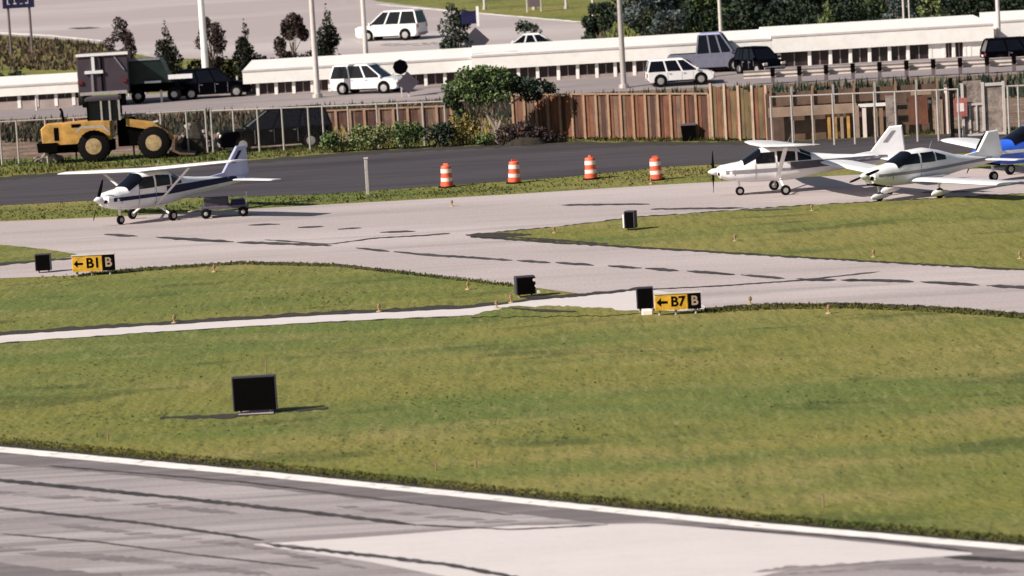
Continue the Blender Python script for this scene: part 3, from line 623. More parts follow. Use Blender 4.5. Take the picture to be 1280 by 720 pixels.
# ------------------------------------------------------------ cars
def car(name, label, cat, loc, rz, paint, L=4.7, W=1.85, H=1.75, kind='suv', group=None, rimm=None, roofm=None):
    t = thing(name, label, cat, loc, rz, group)
    h = L / 2; bl = H * (0.5 if kind == 'pickup' else 0.55); wr = 0.36 * (H / 1.75) ** 0.5; wx = L * 0.30; lo = 0.28
    if kind == 'pickup':
        prof = [(-h, 0.5), (-h + 0.03, bl), (-0.1 * L, bl), (0.26 * L, bl + 0.03), (h - 0.12, bl - 0.05), (h, bl - 0.3), (h, 0.42), (h - 0.2, lo), (-h + 0.2, lo)]
        roof = (-0.10 * L, 0.00 * L - 0.25, 0.14 * L, 0.25 * L)
        roof = (-0.16 * L, -0.13 * L, 0.13 * L, 0.27 * L)
    elif kind == 'sedan':
        prof = [(-h, 0.5), (-h + 0.04, bl - 0.02), (-0.3 * L, bl + 0.02), (0.2 * L, bl), (h - 0.3, bl - 0.14), (h, bl - 0.35), (h, 0.4), (h - 0.2, lo), (-h + 0.2, lo)]
        roof = (-0.40 * L, -0.20 * L, 0.06 * L, 0.25 * L)
    else:
        prof = [(-h, 0.5), (-h + 0.02, bl), (0.2 * L, bl), (h - 0.25, bl - 0.1), (h, bl - 0.33), (h, 0.4), (h - 0.2, lo), (-h + 0.2, lo)]
        roof = (-0.49 * L, -0.44 * L, 0.06 * L, 0.27 * L)
    MB().prism(prof, -W / 2, W / 2, 0.035).build('body', paint, t, True)
    a, b, c, d = roof; wb, wt = W / 2 - 0.05, W / 2 - 0.24
    gl = MB(); gl.loft([[(a, -wb, bl - 0.01), (d, -wb, bl - 0.01), (d, wb, bl - 0.01), (a, wb, bl - 0.01)], [(b, -wt, H - 0.09), (c, -wt, H - 0.09), (c, wt, H - 0.09), (b, wt, H - 0.09)]])
    gl.build('window_glass', M_glass, t)
    MB().loft([[(b - 0.04, -wt - 0.02, H - 0.095), (c + 0.04, -wt - 0.02, H - 0.095), (c + 0.04, wt + 0.02, H - 0.095), (b - 0.04, wt + 0.02, H - 0.095)],
               [(b + 0.08, -wt + 0.08, H), (c - 0.1, -wt + 0.08, H), (c - 0.1, wt - 0.08, H), (b + 0.08, wt - 0.08, H)]]).build('roof', roofm or paint, t)
    pl = []
    for s_ in (1, -1):
        for xb, xt in ((a, b), (a + (d - a) * 0.38, b + (c - b) * 0.4), (a + (d - a) * 0.68, b + (c - b) * 0.78), (d, c))[::2 if kind == 'pickup' and False else 1]:
            q = 0.05
            MB().loft([[(xb - q, s_ * (wb + 0.012), bl - 0.01), (xb + q, s_ * (wb + 0.012), bl - 0.01), (xb + q, s_ * (wb - 0.05), bl - 0.01), (xb - q, s_ * (wb - 0.05), bl - 0.01)],
                       [(xt - q, s_ * (wt + 0.012), H - 0.08), (xt + q, s_ * (wt + 0.012), H - 0.08), (xt + q, s_ * (wt - 0.05), H - 0.08), (xt - q, s_ * (wt - 0.05), H - 0.08)]]).build('pillar', paint, t)
        for xs2 in ((0.02 * L, 0.19 * L, -0.19 * L) if kind != 'pickup' else (0.19 * L, -0.02 * L, -0.17 * L)):
            MB().box(xs2 - 0.012, xs2 + 0.012, s_ * (W / 2 + 0.002) - 0.003, s_ * (W / 2 + 0.002) + 0.003, lo + 0.12, bl - 0.06).build('door_seam', M_grey, t)
            if xs2 < 0.1 * L: MB().box(xs2 + 0.08, xs2 + 0.24, s_ * (W / 2 + 0.02) - 0.012, s_ * (W / 2 + 0.02) + 0.012, bl - 0.17, bl - 0.13).build('door_handle', M_grey, t)
        MB().box(-L * 0.2, L * 0.2, s_ * (W / 2 + 0.01) - 0.02, s_ * (W / 2 + 0.01) + 0.02, lo + 0.0, lo + 0.09).build('sill', M_black, t)
        for x in (wx, -wx):
            MB().lathe((x, s_ * (W / 2 - 0.10), wr + 0.03), (0, s_, 0), [(0, wr * 1.17), (0.108, wr * 1.17)], 20).build('wheel_arch', M_black, t)
            wh = MB().lathe((x, s_ * (W / 2 - 0.2), wr), (0, s_, 0), [(0, wr * 0.9), (0.03, wr), (0.19, wr), (0.225, wr * 0.92), (0.226, wr * 0.6)], 20).build('wheel', M_rub, t, True)
            MB().lathe((x, s_ * (W / 2 + 0.0), wr), (0, s_, 0), [(0, wr * 0.62), (0.035, wr * 0.6), (0.045, wr * 0.15)], 12).build('rim', rimm or M_rim, wh)
        MB().bbox(h - 0.10, h + 0.012, s_ * W * 0.38 - 0.17, s_ * W * 0.38 + 0.17, bl - 0.36, bl - 0.2, 0.02).build('headlight', M_refl, t)
        MB().bbox(-h - 0.012, -h + 0.1, s_ * W * 0.42 - 0.1, s_ * W * 0.42 + 0.1, bl - 0.35, bl - 0.08, 0.02).build('tail_light', M_redl, t)
        MB().bbox(d - 0.15, d - 0.0, s_ * (W / 2 + 0.06) - 0.07, s_ * (W / 2 + 0.06) + 0.07, bl, bl + 0.16, 0.02).build('side_mirror', paint, t)
    MB().bbox(h - 0.05, h + 0.05, -W * 0.45, W * 0.45, 0.35, 0.5, 0.03).build('bumper', M_grey, t)
    MB().bbox(-h - 0.05, -h + 0.05, -W * 0.45, W * 0.45, 0.40, 0.54, 0.03).build('bumper', M_grey, t)
    MB().box(-h - 0.02, -h + 0.01, -0.25, 0.25, 0.62, 0.74).build('number_plate', M_refl, t)
    if kind == 'pickup':
        MB().box(-h + 0.12, -0.15 * L, -W / 2 + 0.12, W / 2 - 0.12, bl - 0.02, bl + 0.012).build('bed_liner', M_black, t)
    return t
car('white_suv', 'white sport utility vehicle on the road behind the diamond sign back, above the roadside fence', 'car', G(462, 116.5), R(-22), M_white, 4.9, 1.95, 1.95)
car('white_hatchback', 'white hatchback parked side-on below the blue-grey truck', 'car', G(850, 106), R(2), M_white, 4.3, 1.8, 1.72)
tk = car('pickup_truck', 'blue-grey crew-cab pickup truck towering behind the white hatchback', 'truck', G(890, 90), R(-8), M_silver, 5.6, 2.15, 2.6, 'pickup', None, None, M_lav)
car('black_van', 'boxy black van close beside the front of the blue-grey truck', 'van', G(950, 92), R(-62), M_blackp, 3.6, 1.8, 1.75)
car('black_suv', 'black sport utility vehicle in front of the long building at the right edge', 'car', G(1276, 80), R(3), M_blackp, 4.9, 1.9, 1.75)
car('white_van', 'large white van on the paved lot at the top, rear end in shade', 'van', G(490, 50), R(158), M_white, 5.3, 2.1, 2.3)
car('white_sedan', 'white sedan whose roof and dark windows show above the building roof', 'car', (XatY(660, 243, 1.5), 243, tz(243)), R(178), M_white, 4.6, 1.8, 1.5, 'sedan')
car('navy_off_roader', 'dark navy off-roader behind the row of white posts on the left', 'car', G(268, 122), R(4), M_blackp, 5.0, 2.0, 2.0, 'suv')
car('black_off_roader', 'big black off-road vehicle behind the chain-link fence right of the wheel loader', 'car', P(345, 186), heading(8), M_blackp, 6.1, 2.1, 2.2)
# green hopper trailer between box truck and navy off-roader
t = thing('hopper_trailer', 'dark green open hopper trailer between the mauve box truck and the navy off-roader', 'trailer', G(196, 127), 0)
sx = 1 / scale(t.location)
MB().loft([[(-1.7, -1, 1.3), (1.2, -1, 1.3), (1.2, 1, 1.3), (-1.7, 1, 1.3)], [(-1.8, -1.2, 2.9), (0.5, -1.2, 2.9), (0.5, 1.2, 2.9), (-1.8, 1.2, 2.9)]]).build('hopper', M_green, t)
MB().box(-1.85, 0.5, -1.26, -1.2, 2.85, 2.98).build('rim_rail', M_grey, t)
MB().box(-1.8, 2.0, -0.9, 0.9, 0.7, 1.3).build('chassis', M_blackp, t)
MB().box(-0.6, 0.5, -1.28, -1.24, 1.32, 1.46).build('reflector_bar', M_white, t)
MB().box(1.0, 2.6, -1.29, -1.25, 1.5, 1.8).build('reflector_panel', M_white, t)
for x in (-1.1, 1.3):
    wh = MB().lathe((x, -1.15, 0.48), (0, 1, 0), [(0, 0.36), (0.04, 0.46), (0.24, 0.48), (0.28, 0.4)]).build('wheel', M_rub, t, True)
    MB().lathe((x, -1.17, 0.48), (0, 1, 0), [(0, 0.1), (0.03, 0.26)], 12).build('rim', M_rim, wh)
# mauve box truck seen from behind
t = thing('box_truck', 'mauve-grey box truck rear with white top rail and white T-shaped bar above the wheel loader', 'truck', G(130, 134), R(4))
MB().bbox(-1.6, 1.75, -0.0, 5.5, 0.9, 3.45, 0.05).build('cargo_box', M_mauve, t)
MB().box(-1.62, 1.8, -0.10, 0.06, 3.4, 3.58).build('top_rail', M_warmw, t)
MB().box(-0.05, 0.05, -0.08, -0.005, 1.1, 3.35).build('door_seam', M_blackp, t)
MB().box(-0.62, -0.42, -0.12, -0.01, 2.45, 3.35).build('lock_rod', M_white, t)
MB().box(-1.1, 0.1, -0.14, -0.02, 2.25, 2.45).build('white_bar', M_white, t)
MB().box(-0.72, -0.56, -0.10, -0.01, 1.0, 2.24).build('lock_rod', M_grey, t)
MB().tube((0.9, -0.08, 3.3), (1.5, -0.08, 2.4), 0.05).build('grab_rail', M_grey, t)
MB().box(-1.5, 1.6, -0.25, -0.12, 0.85, 1.05).build('bumper', M_steel, t)
MB().box(-1.6, -1.3, -0.10, -0.01, 1.6, 1.8).build('tail_light', M_redl, t); MB().box(1.35, 1.6, -0.10, -0.01, 1.6, 1.8).build('tail_light', M_redl, t)
for x in (-1.2, 1.2):
    MB().lathe((x - 0.25, 0.8, 0.48), (1, 0, 0), [(0, 0.38), (0.04, 0.47), (0.46, 0.47), (0.5, 0.38)]).build('wheel', M_rub, t, True)
# ------------------------------------------------------------ wheel loader
t = thing('wheel_loader', 'yellow articulated wheel loader with dark cab behind the left chain-link fence', 'loader', P(150, 199), R(2))
def loader_wheel(x, y):
    r = 0.85
    wh = MB().lathe((x, y - 0.3, r), (0, 1, 0), [(0, r * 0.72), (0.05, r * 0.95), (0.12, r), (0.5, r), (0.57, r * 0.95), (0.6, r * 0.72)], 28).build('wheel', M_rub, t, True)
    MB().lathe((x, y - 0.33, r), (0, 1, 0), [(0, 0.15), (0.02, 0.42), (0.08, 0.50), (0.6, 0.50), (0.62, 0.2)], 20).build('hub', M_hub, wh)
    tr = MB()
    for i in range(22):
        a = 2 * math.pi * i / 22; c, s_ = math.cos(a), math.sin(a)
        tr.tube((x + c * r * 0.99, y - 0.28, r + s_ * r * 0.99), (x + math.cos(a + 0.14) * r * 0.99, y + 0.28, r + math.sin(a + 0.14) * r * 0.99), 0.035, n=4)
    o = tr.build('tread', M_rub, wh)
for x in (-1.25, 1.95):
    for y in (-0.95, 0.95): loader_wheel(x, y)
MB().prism([(-4.0, 1.0), (-4.05, 1.9), (-3.8, 2.12), (-1.2, 2.2), (-0.3, 2.15), (-0.3, 1.15), (-2.0, 1.0)], -0.85, 0.85, 0.03).build('engine_hood', M_yel, t)
MB().prism([(-4.25, 0.65), (-4.3, 1.15), (-3.2, 1.15), (-3.2, 0.65)], -1.1, 1.1, 0.03).build('counterweight', M_black, t)
MB().box(-3.7, -0.2, -0.55, 0.55, 0.55, 1.1).build('rear_frame', M_black, t)
MB().box(-3.35, -3.1, -0.865, -0.84, 1.25, 1.95).build('vent_grille', M_black, t); MB().box(-2.4, -1.9, -0.865, -0.84, 1.9, 2.08).build('vent_grille', M_black, t)
MB().tube((-2.9, 0.3, 2.1), (-2.95, 0.3, 2.75), 0.07).tube((-2.95, 0.3, 2.75), (-3.05, 0.3, 2.9), 0.07).build('exhaust', M_black, t)
cabm = MB().loft([[(-1.5, -0.72, 2.15), (0.25, -0.72, 2.15), (0.25, 0.72, 2.15), (-1.5, 0.72, 2.15)], [(-1.4, -0.66, 3.25), (0.05, -0.66, 3.25), (0.05, 0.66, 3.25), (-1.4, 0.66, 3.25)]]).build('cab_glass', M_glass, t)
MB().bbox(-1.6, 0.25, -0.78, 0.78, 3.25, 3.42, 0.04).build('cab_roof', M_mauve, t)
for x in (-1.48, -0.75, -0.3, 0.2):
    MB().box(x - 0.05, x + 0.05, -0.76, -0.70, 2.15, 3.26).build('cab_post', M_steel if x > -1 else M_black, t)
for x in (-1.48, 0.2): MB().box(x - 0.05, x + 0.05, 0.68, 0.74, 2.15, 3.26).build('cab_post', M_black, t)
for y in (-1, 1):
    MB().prism([(-2.15, 1.7), (-1.9, 1.95), (-0.6, 1.95), (-0.3, 1.6), (-0.45, 1.6), (-0.7, 1.85), (-1.85, 1.85), (-2.05, 1.65)], y * 1.2 - 0.25 * (y > 0) * 0 - (0.3 if y < 0 else 0), y * 1.2 + (0.3 if y > 0 else 0)).build('mudguard', M_steel, t)
    MB().loft([[(0.5, y * 0.45 - 0.09, 2.2), (0.5, y * 0.45 + 0.09, 2.2), (0.5, y * 0.45 + 0.09, 1.8), (0.5, y * 0.45 - 0.09, 1.8)], [(1.9, y * 0.45 - 0.09, 1.95), (1.9, y * 0.45 + 0.09, 1.95), (1.9, y * 0.45 + 0.09, 1.5), (1.9, y * 0.45 - 0.09, 1.5)],
               [(3.1, y * 0.45 - 0.07, 1.0), (3.1, y * 0.45 + 0.07, 1.0), (3.1, y * 0.45 + 0.07, 0.75), (3.1, y * 0.45 - 0.07, 0.75)]]).build('lift_arm', M_yel, t)
MB().prism([(0.0, 0.7), (0.0, 2.1), (0.9, 2.25), (1.4, 1.5), (2.3, 1.2), (2.3, 0.7)], -0.38, 0.38).build('front_frame', M_black, t)
MB().tube((0.6, 0, 1.6), (2.2, 0, 1.9), 0.09).build('hydraulic_ram', M_steel, t)
MB().loft([[(x, y, z) for x, z in ((2.95, 0.95), (2.9, 0.35), (3.3, 0.15), (4.1, 0.1), (4.1, 0.14), (3.35, 0.24), (3.05, 0.42), (3.1, 0.95), (3.3, 1.2), (3.2, 1.25))] for y in (-1.35, 1.35)]).build('bucket', M_rust, t)

# ------------------------------------------------------------ long low buildings behind the road
def building(label, xa, xb, Yf, zf, zr, depth, pillars, ends=(True, True), wl=0.62, gapwall=()):
    X0, X1 = XatY(xa, Yf, 1.5), XatY(xb, Yf, 1.5)
    t = thing('long_building', label, 'building', (X0, Yf, 0))
    Wd = X1 - X0
    MB().box(0, Wd, 0.35, depth, 0, zf + 0.02).build('wall', M_winb, t)
    MB().box(0, Wd, 0.0, 0.345, 0, wl).build('sill_wall', M_bwall, t)
    MB().loft([[(-0.1, -0.25, zf), (Wd + 0.1, -0.25, zf), (Wd + 0.1, depth + 0.2, zf), (-0.1, depth + 0.2, zf)], [(-0.1, -0.25, zr), (Wd + 0.1, -0.25, zr), (Wd + 0.1, depth + 0.2, zr + 0.25), (-0.1, depth + 0.2, zr + 0.25)]]).build('roof', M_warmw, t)
    MB().box(-0.12, Wd + 0.12, -0.29, -0.255, zr - 0.10, zr + 0.03).build('gutter', M_pole, t)
    px = [XatY(p, Yf, 1.2) - X0 for p in pillars]
    for x in px: MB().bbox(x - 0.11, x + 0.11, -0.04, 0.3, wl - 0.5, zf - 0.003, 0.015).build('pillar', M_warmw, t)
    for a, b in zip(px, px[1:]):
        if b - a < 3.2:
            f = MB().box(a + 0.14, b - 0.14, 0.20, 0.24, wl + 0.02, zf - 0.06).build('window', M_winb, t)
            MB().box((a + b) / 2 - 0.03, (a + b) / 2 + 0.03, 0.17, 0.198, wl + 0.03, zf - 0.08).build('mullion', M_bwall, f)
    for a, b in gapwall:
        a, b = XatY(a, Yf, 1.2) - X0, XatY(b, Yf, 1.2) - X0
        MB().box(a, b, -0.02, 0.3, 0.003, zf - 0.003).build('wall_panel', M_warmw, t)
    return t
building('long low white-roofed building at the far left edge behind the fence', -260, 97, 225, 1.45, 2.15, 8, [-240, -180, -120, -60, -8, 24, 46, 70, 92], wl=1.1)
building('low white-roofed building left of the small tree, two tall light poles standing before it', 306, 588, 225, 1.35, 2.25, 9, [322, 345, 367, 390, 412, 437, 460, 485, 508, 532, 556, 580], wl=0.6)
building('longest low white-roofed building right of the small tree, above the brown wooden fence', 592, 962, 223, 1.50, 2.45, 9, [600, 624, 648, 672, 698, 722, 746, 769, 793, 816, 840, 864, 888, 912, 936, 958], wl=0.75)
building('low white-roofed building above the guardrail at right with seven dark windows', 966, 1240, 223, 1.50, 2.60, 9, [974, 1012, 1038, 1063, 1087, 1112, 1135, 1163, 1180, 1192, 1206, 1212], wl=0.45, gapwall=((1165, 1178), (1208, 1240)))
building('white-roofed building end behind the black vehicle at the right edge', 1252, 1520, 226, 1.50, 2.6, 9, [1256, 1300, 1340, 1380, 1420, 1460], wl=0.45)

# ------------------------------------------------------------ poles
def pole(label, base, r=0.12, h=11, m=M_pole, name='light_pole', cat='pole', arm=True):
    t = thing(name, label, cat, base)
    MB().tube((0, 0, 0.25), (0, 0, h), r, r * 0.7, 12).build('shaft', m, t, True)
    MB().tube((0, 0, 0), (0, 0, 0.25), r * 1.8, r * 1.6, 12).build('base', M_steel, t)
    if arm:
        MB().tube((0, 0, h - 0.1), (1.6, 0, h + 0.2), 0.05, 0.04).build('arm', m, t)
        MB().bbox(1.4, 2.1, -0.15, 0.15, h + 0.12, h + 0.26, 0.03).build('lamp_head', M_grey, t)
    return t
pole('thick white light pole rising above the navy off-roader', (XatY(258, 235, 0.5), 235.5, 0.5), 0.26, m=M_warmw)
pole('pale light pole standing by the road left of the white sport utility vehicle', G(397, 122), 0.2)
pole('pale light pole rising behind the white sport utility vehicle', (XatY(460, 236.0), 236, tz(236)), 0.19)
pole('pale light pole in front of the long building above the brown fence', G(780, 110), 0.19, m=M_steel)
pole('white light pole among dark trees directly above the blue-grey truck', (XatY(903, 242), 242, tz(242)), 0.14)
pole('white light pole in the gap between buildings left of the black vehicle at right', (XatY(1249, 224.5, 1), 224.5, 0.4), 0.15)
pole('slim blue-grey pole in front of the tree line, third from the right edge', (XatY(1131, 236, 1), 236, tz(236)), 0.08)
pole('slim pale pole just right of the slim blue-grey pole', (XatY(1138, 236, 1), 236, tz(236)), 0.06, arm=False)
for px_, py_, lb in ((606, 12, 'short pale post on grass beside the diamond sign, top of frame'), (708, 11, 'short pale post on grass between the small dark sign and the dark tree'), (742, 24, 'pale post at left side of the dark tree by the lot end'), (795, 30, 'grey post on the grass in front of the tree line right of the tall pole'), (668, 12, 'thin post right of the small dark sign board')):
    pole(lb, G(px_, py_), 0.12, 4.5, name='post', arm=False)
# top-left board on two posts
b0, b1 = G(13, 62), G(44, 72)
Yb_ = G(28, 68).y; t = thing('billboard', 'dark sign board on two brown posts at the top-left corner', 'sign', (XatY(28, Yb_, 2), Yb_, tz(Yb_)))
for x in (-0.85, 0.85): MB().tube((x, 0, 0), (x, 0, 4.5), 0.10, 0.10, 10).build('post', M_dpole, t, True)
zb = 58 / scale(t.location)
MB().bbox(-1.25, 1.3, -0.16, -0.101, zb, zb + 2.0, 0.02).build('board', M_navy, t)
for i, x in enumerate((-0.75, -0.25, 0.25, 0.7)):
    MB().box(x - 0.12, x + 0.12, -0.175, -0.162, zb + 0.32, zb + 0.36 + 0.05 * (i % 2)).box(x - 0.12 + 0.08 * i, x - 0.04 + 0.04 * i, -0.176, -0.163, zb + 0.36, zb + 0.7).build('lettering', M_pole, t)
t = thing('small_sign', 'small dark board on a light post at the top edge above the white sedan', 'sign', G(668, 15))
MB().tube((0.6, 0, 0), (0.6, 0, 2.6), 0.06).tube((-0.6, 0, 0), (-0.6, 0, 2.6), 0.06).build('post', M_pole, t)
MB().bbox(-0.5, 0.5, -0.08, -0.02, 0.45, 2.4, 0.02).build('board', M_dpole, t)
# diamond signs seen from behind
def diamond(label, base, r, zc, extra=None, pm=M_pole):
    t = thing('road_sign', label, 'sign', base)
    MB().box(-0.05, 0.05, -0.04, 0.04, 0, zc + r * 0.8).build('post', pm, t)
    MB().loft([[(r, y, zc), (0, y, zc + r), (-r, y, zc), (0, y, zc - r)] for y in (-0.07, -0.045)]).build('sign_panel', M_slate, t)
    if extra: extra(t)
    return t
def oct_(t):
    MB().box(-0.49, -0.41, -0.03, 0.03, 0, 2.2).build('post', M_pole, t)
    MB().lathe((-0.42, -0.05, 1.95), (0, 1, 0), [(0, 0.5), (0.03, 0.5)], 8).build('round_sign_panel', M_blackp, t)
diamond('dark diamond road sign back with octagonal panel at the nose of the white vehicle', G(511, 121), 0.72, 0.92, oct_)
def rect_(t):
    MB().box(-0.95, 0.1, -0.09, -0.072, 3.4, 4.3).build('sign_panel', M_navy, t)
    MB().box(0.12, 0.3, -0.09, -0.05, 3.2, 4.6).build('white_strip', M_white, t)
diamond('grey diamond road sign back with white strip above, beside a bushy tree over the roof', (XatY(596, 236, 2), 236, tz(236)), 0.95, 2.2, rect_, M_grey)

# ------------------------------------------------------------ guardrail and the row of white posts
def guardrail(label, pts, xs_, ph, wpost, railz, mpost=M_dpole, mrail=M_rail):
    a, b = P(*pts[0]), P(*pts[1]); a.z = b.z = 0.12
    t = thing('guardrail', label, 'guardrail', a, math.atan2(b.y - a.y, b.x - a.x))
    L = (b - a).length
    px0, px1 = pts[0][0], pts[1][0]
    for x in xs_:
        u = (x - px0) / (px1 - px0) * L
        p_ = MB().box(u - wpost / 2, u + wpost / 2, -0.08, 0.08, 0, ph).build('post', mpost, t)
        MB().box(u - wpost * 0.6, u + wpost * 0.6, -0.13, -0.085, railz + 0.1, ph + 0.03).build('block', M_black, p_)
    MB().loft([[(u, 0.10 + dy, z) for dy, z in ((0.12, railz), (0.20, railz + 0.1), (0.12, railz + 0.22), (0.20, railz + 0.34), (0.12, railz + 0.48), (0.17, railz + 0.50), (0.25, railz + 0.34), (0.17, railz + 0.22), (0.25, railz + 0.1), (0.17, railz - 0.02))] for u in (0, L)]).build('rail', mrail, t)
    return t
guardrail('long steel guardrail with dark posts running along the road to the right edge', ((930, 109), (1500, 79)), [967 + 33.6 * i for i in range(15)], 1.0, 0.24, 0.38)
for i, (x, y) in enumerate(((183, 128), (203, 138), (229, 125), (252, 123), (275, 121), (298, 119), (47, 148), (162, 130))):
    t = thing('bollard_post', ['white post at the left end of the navy off-roader row', 'tall pale post standing nearest, in front of the hopper trailer', 'white post before the rear of the navy off-roader', 'white post in front of the rear wheel of the navy off-roader', 'white post before the middle of the navy off-roader', 'white post at the front of the navy off-roader', 'white post near the left edge before the road', 'pale post between box truck and hopper trailer'][i], 'post', P(x, y), 0, 'white posts along the left road')
    MB().tube((0, 0, 0), (0, 0, 1.35), 0.08, 0.07, 10).build('shaft', M_pole, t, True)
    MB().loft([[(-0.3, -0.2, 0), (0.3, -0.2, 0), (0.3, 0.2, 0), (-0.3, 0.2, 0)], [(-0.12, -0.1, 0.3), (0.12, -0.1, 0.3), (0.12, 0.1, 0.3), (-0.12, 0.1, 0.3)]]).build('concrete_foot', M_warmw, t)

# ------------------------------------------------------------ fences
def chain_fence(label, pts, post_px, h, lean=0):
    a, b = P(*pts[0]), P(*pts[1])
    t = thing('chain_link_fence', label, 'fence', a, math.atan2(b.y - a.y, b.x - a.x)); L = (b - a).length
    pr = lambda x: (x - pts[0][0]) / (pts[1][0] - pts[0][0]) * L
    for x in post_px: MB().tube((pr(x), 0, 0), (pr(x) , 0, h + 0.04), 0.055, 0.05, 8).build('post', M_steel, t, True)
    MB().tube((pr(post_px[0]), 0, h), (pr(post_px[-1]), 0, h), 0.04, n=6).build('top_rail', M_steel, t)
    xa_, xb_ = pr(post_px[0]), pr(post_px[-1])
    MB().add([(xa_, -0.06, 0.05), (xb_, -0.06, 0.05), (xb_, -0.06, h), (xa_, -0.06, h)], [(0, 1, 2, 3)]).build('mesh', M_mesh, t)
    return t
chain_fence('chain-link fence with steel posts in front of the yellow wheel loader', ((-100, 213), (262, 192)), [-96, -55, -14, 3, 24, 60, 96, 132, 168, 204, 236, 260], 2.35)
chain_fence('chain-link fence stretch before the black off-road vehicle and the bushes', ((264, 192), (640, 178)), [267, 295, 326, 357, 390, 408, 440, 476, 502, 533, 560, 596, 636], 2.3)
# brown wooden fence
def wood_fence(label, pts, step, h, mats, postm, rail=True, name='wooden_fence', ragged=0.05, pw=0.075, lower=None):
    a, b = P(*pts[0]), P(*pts[1]); t = thing(name, label, 'fence', a, math.atan2(b.y - a.y, b.x - a.x)); L = (b - a).length
    n = int(round((pts[1][0] - pts[0][0]) / step)); u = L / n
    for i in range(n + 1):
        MB().box(i * u - pw, i * u + pw, -0.14, -0.052, 0, h + random.uniform(-0.03, 0.1)).build('post', postm, t)
    me_cache = {}
    for i in range(n):
        nb = 3; wb = u / nb
        for k in range(nb):
            m = random.choice(mats); hh = h - 0.05 - random.uniform(0, ragged)
            MB().box(i * u + k * wb + 0.008, i * u + (k + 1) * wb - 0.008, -0.045 + 0.01 * (k % 2), -0.015 + 0.01 * (k % 2), 0.06 + random.uniform(0, 0.06), hh).build('plank', m, t)
    if rail: MB().box(0, L, -0.145, -0.06, h - 0.02, h + 0.06).build('top_rail', postm, t)
    MB().box(0, L, 0.02, 0.08, h * 0.5, h * 0.5 + 0.1).build('back_rail', postm, t)
    return t
wood_fence('reddish-brown plank fence with pale posts between the dark mound and the olive planks', ((645, 173), (890, 175)), 15.5, 2.35, [M_wood, M_wood, M_wood2, M_rust], M_postw)
wood_fence('taller olive-brown plank fence with pale posts behind the nose of the side-on white aircraft', ((893, 175), (962, 176)), 17, 2.8, [M_wood3, M_wood3, M_wood], M_beam, rail=False, ragged=0.3)
t = thing('bin', 'small dark bin against the right end of the reddish-brown fence', 'bin', P(861, 176)); MB().loft([[(-0.3, -0.3, 0), (0.3, -0.3, 0), (0.3, 0.1, 0), (-0.3, 0.1, 0)], [(-0.38, -0.35, 0.8), (0.35, -0.35, 0.8), (0.35, 0.15, 0.8), (-0.38, 0.15, 0.8)]]).build('body', M_black, t); MB().box(-0.4, 0.38, -0.38, 0.18, 0.805, 0.88).build('lid', M_dpole, t)
# timber works at right
t = thing('timber_shelter', 'tan timber and steel shelter with brown panels behind the white aircraft', 'shelter', P(962, 178), 0)
s_ = 1 / scale(t.location); a = P(962, 178); 
Ls = 203 * s_
def U(x): return (x - 962) * s_
for i in range(9):
    x = U(966 + i * 26); MB().box(x - 0.05, x + 0.05, -0.16, -0.06, 0.0, 2.7).build('post', M_steel if i % 2 else M_postw, t)
for i in range(8):
    x = U(966 + i * 26); MB().box(x + 0.06, x + 26 * s_ - 0.06, -0.05, -0.01, 1.78, 2.45).build('panel', random.choice([M_wood2, M_rust, M_rust, M_wood3]) if i < 2 else M_rust, t)
MB().box(U(962), U(1072), -0.30, -0.17, 1.25, 1.72).build('beam', M_beam, t)
MB().box(U(1074), U(1165), -0.28, -0.17, 1.5, 1.66).build('beam', M_warmw, t)
MB().box(U(960), U(1168), 0.3, 0.35, 0, 2.4).build('back_wall', M_rust, t)
for x in (1037, 1045, 1053, 1061): MB().box(U(x) - 0.07, U(x) + 0.07, -0.2, -0.08, 0, 1.22).build('stake', M_yel if x != 1053 else M_beam, t)
for x, m, h in ((1081, M_refl, 1.45), (1072, M_beam, 1.6), (1095, M_beam, 1.4), (1102, M_postw, 1.4)): MB().box(U(x) - 0.09, U(x) + 0.09, -0.32, -0.2, 0, h).build('stake', m, t)
for x0, x1, z0, z1, m in ((1108, 1120, 0.3, 2.0, M_stone), (1121, 1134, 1.6, 2.2, M_rust), (1136, 1160, 0.5, 1.9, M_wood), (1140, 1165, 1.95, 2.2, M_beam)):
    MB().box(U(x0), U(x1), -0.42, -0.33, z0, z1).build('board', m, t)
t = thing('sign_post', 'dark post with a small red and white sign between shelter and gate', 'sign', P(1191, 172))
MB().box(-0.09, 0.09, -0.06, 0.06, 0, 2.9).build('post', M_black, t)
MB().box(0.12, 0.75, -0.06, -0.02, 1.0, 1.9).build('red_board', mat('faded_red', (0.42, 0.13, 0.12), 0.6, 0.3, 3), t)
MB().box(0.25, 0.6, -0.08, -0.062, 1.25, 1.65).build('white_panel', M_refl, t)
t = thing('metal_gate', 'pale metal frame gate with two bays behind the blue aircraft', 'gate', P(1205, 171))
for x in (0, 1.0, 2.0): MB().box(x - 0.06, x + 0.06, -0.06, 0.06, 0, 2.6).build('gate_post', M_pole, t)
for x in (0.33, 0.66): MB().box(x - 0.035, x + 0.035, -0.03, 0.03, 0.1, 1.5).build('bar', M_pole, t)
MB().box(0.06, 0.94, -0.03, 0.03, 1.5, 1.6).build('rail', M_pole, t); MB().box(1.06, 1.94, -0.03, 0.03, 2.4, 2.55).build('rail', M_pole, t)
MB().box(0.06, 1.94, -0.03, 0.03, 0.02, 0.12).build('rail', M_pole, t)
MB().box(0.06, 0.94, 0.03, 0.05, 0.12, 2.7).build('panel', M_stone, t); MB().box(1.06, 1.94, 0.03, 0.05, 0.12, 2.4).build('panel', M_stone, t)
chain_fence('chain-link fence in front of the tan timber shelter behind the aircraft', ((966, 184), (1204, 175)), [966, 992, 1018, 1044, 1070, 1096, 1122, 1148, 1174, 1200], 2.45)
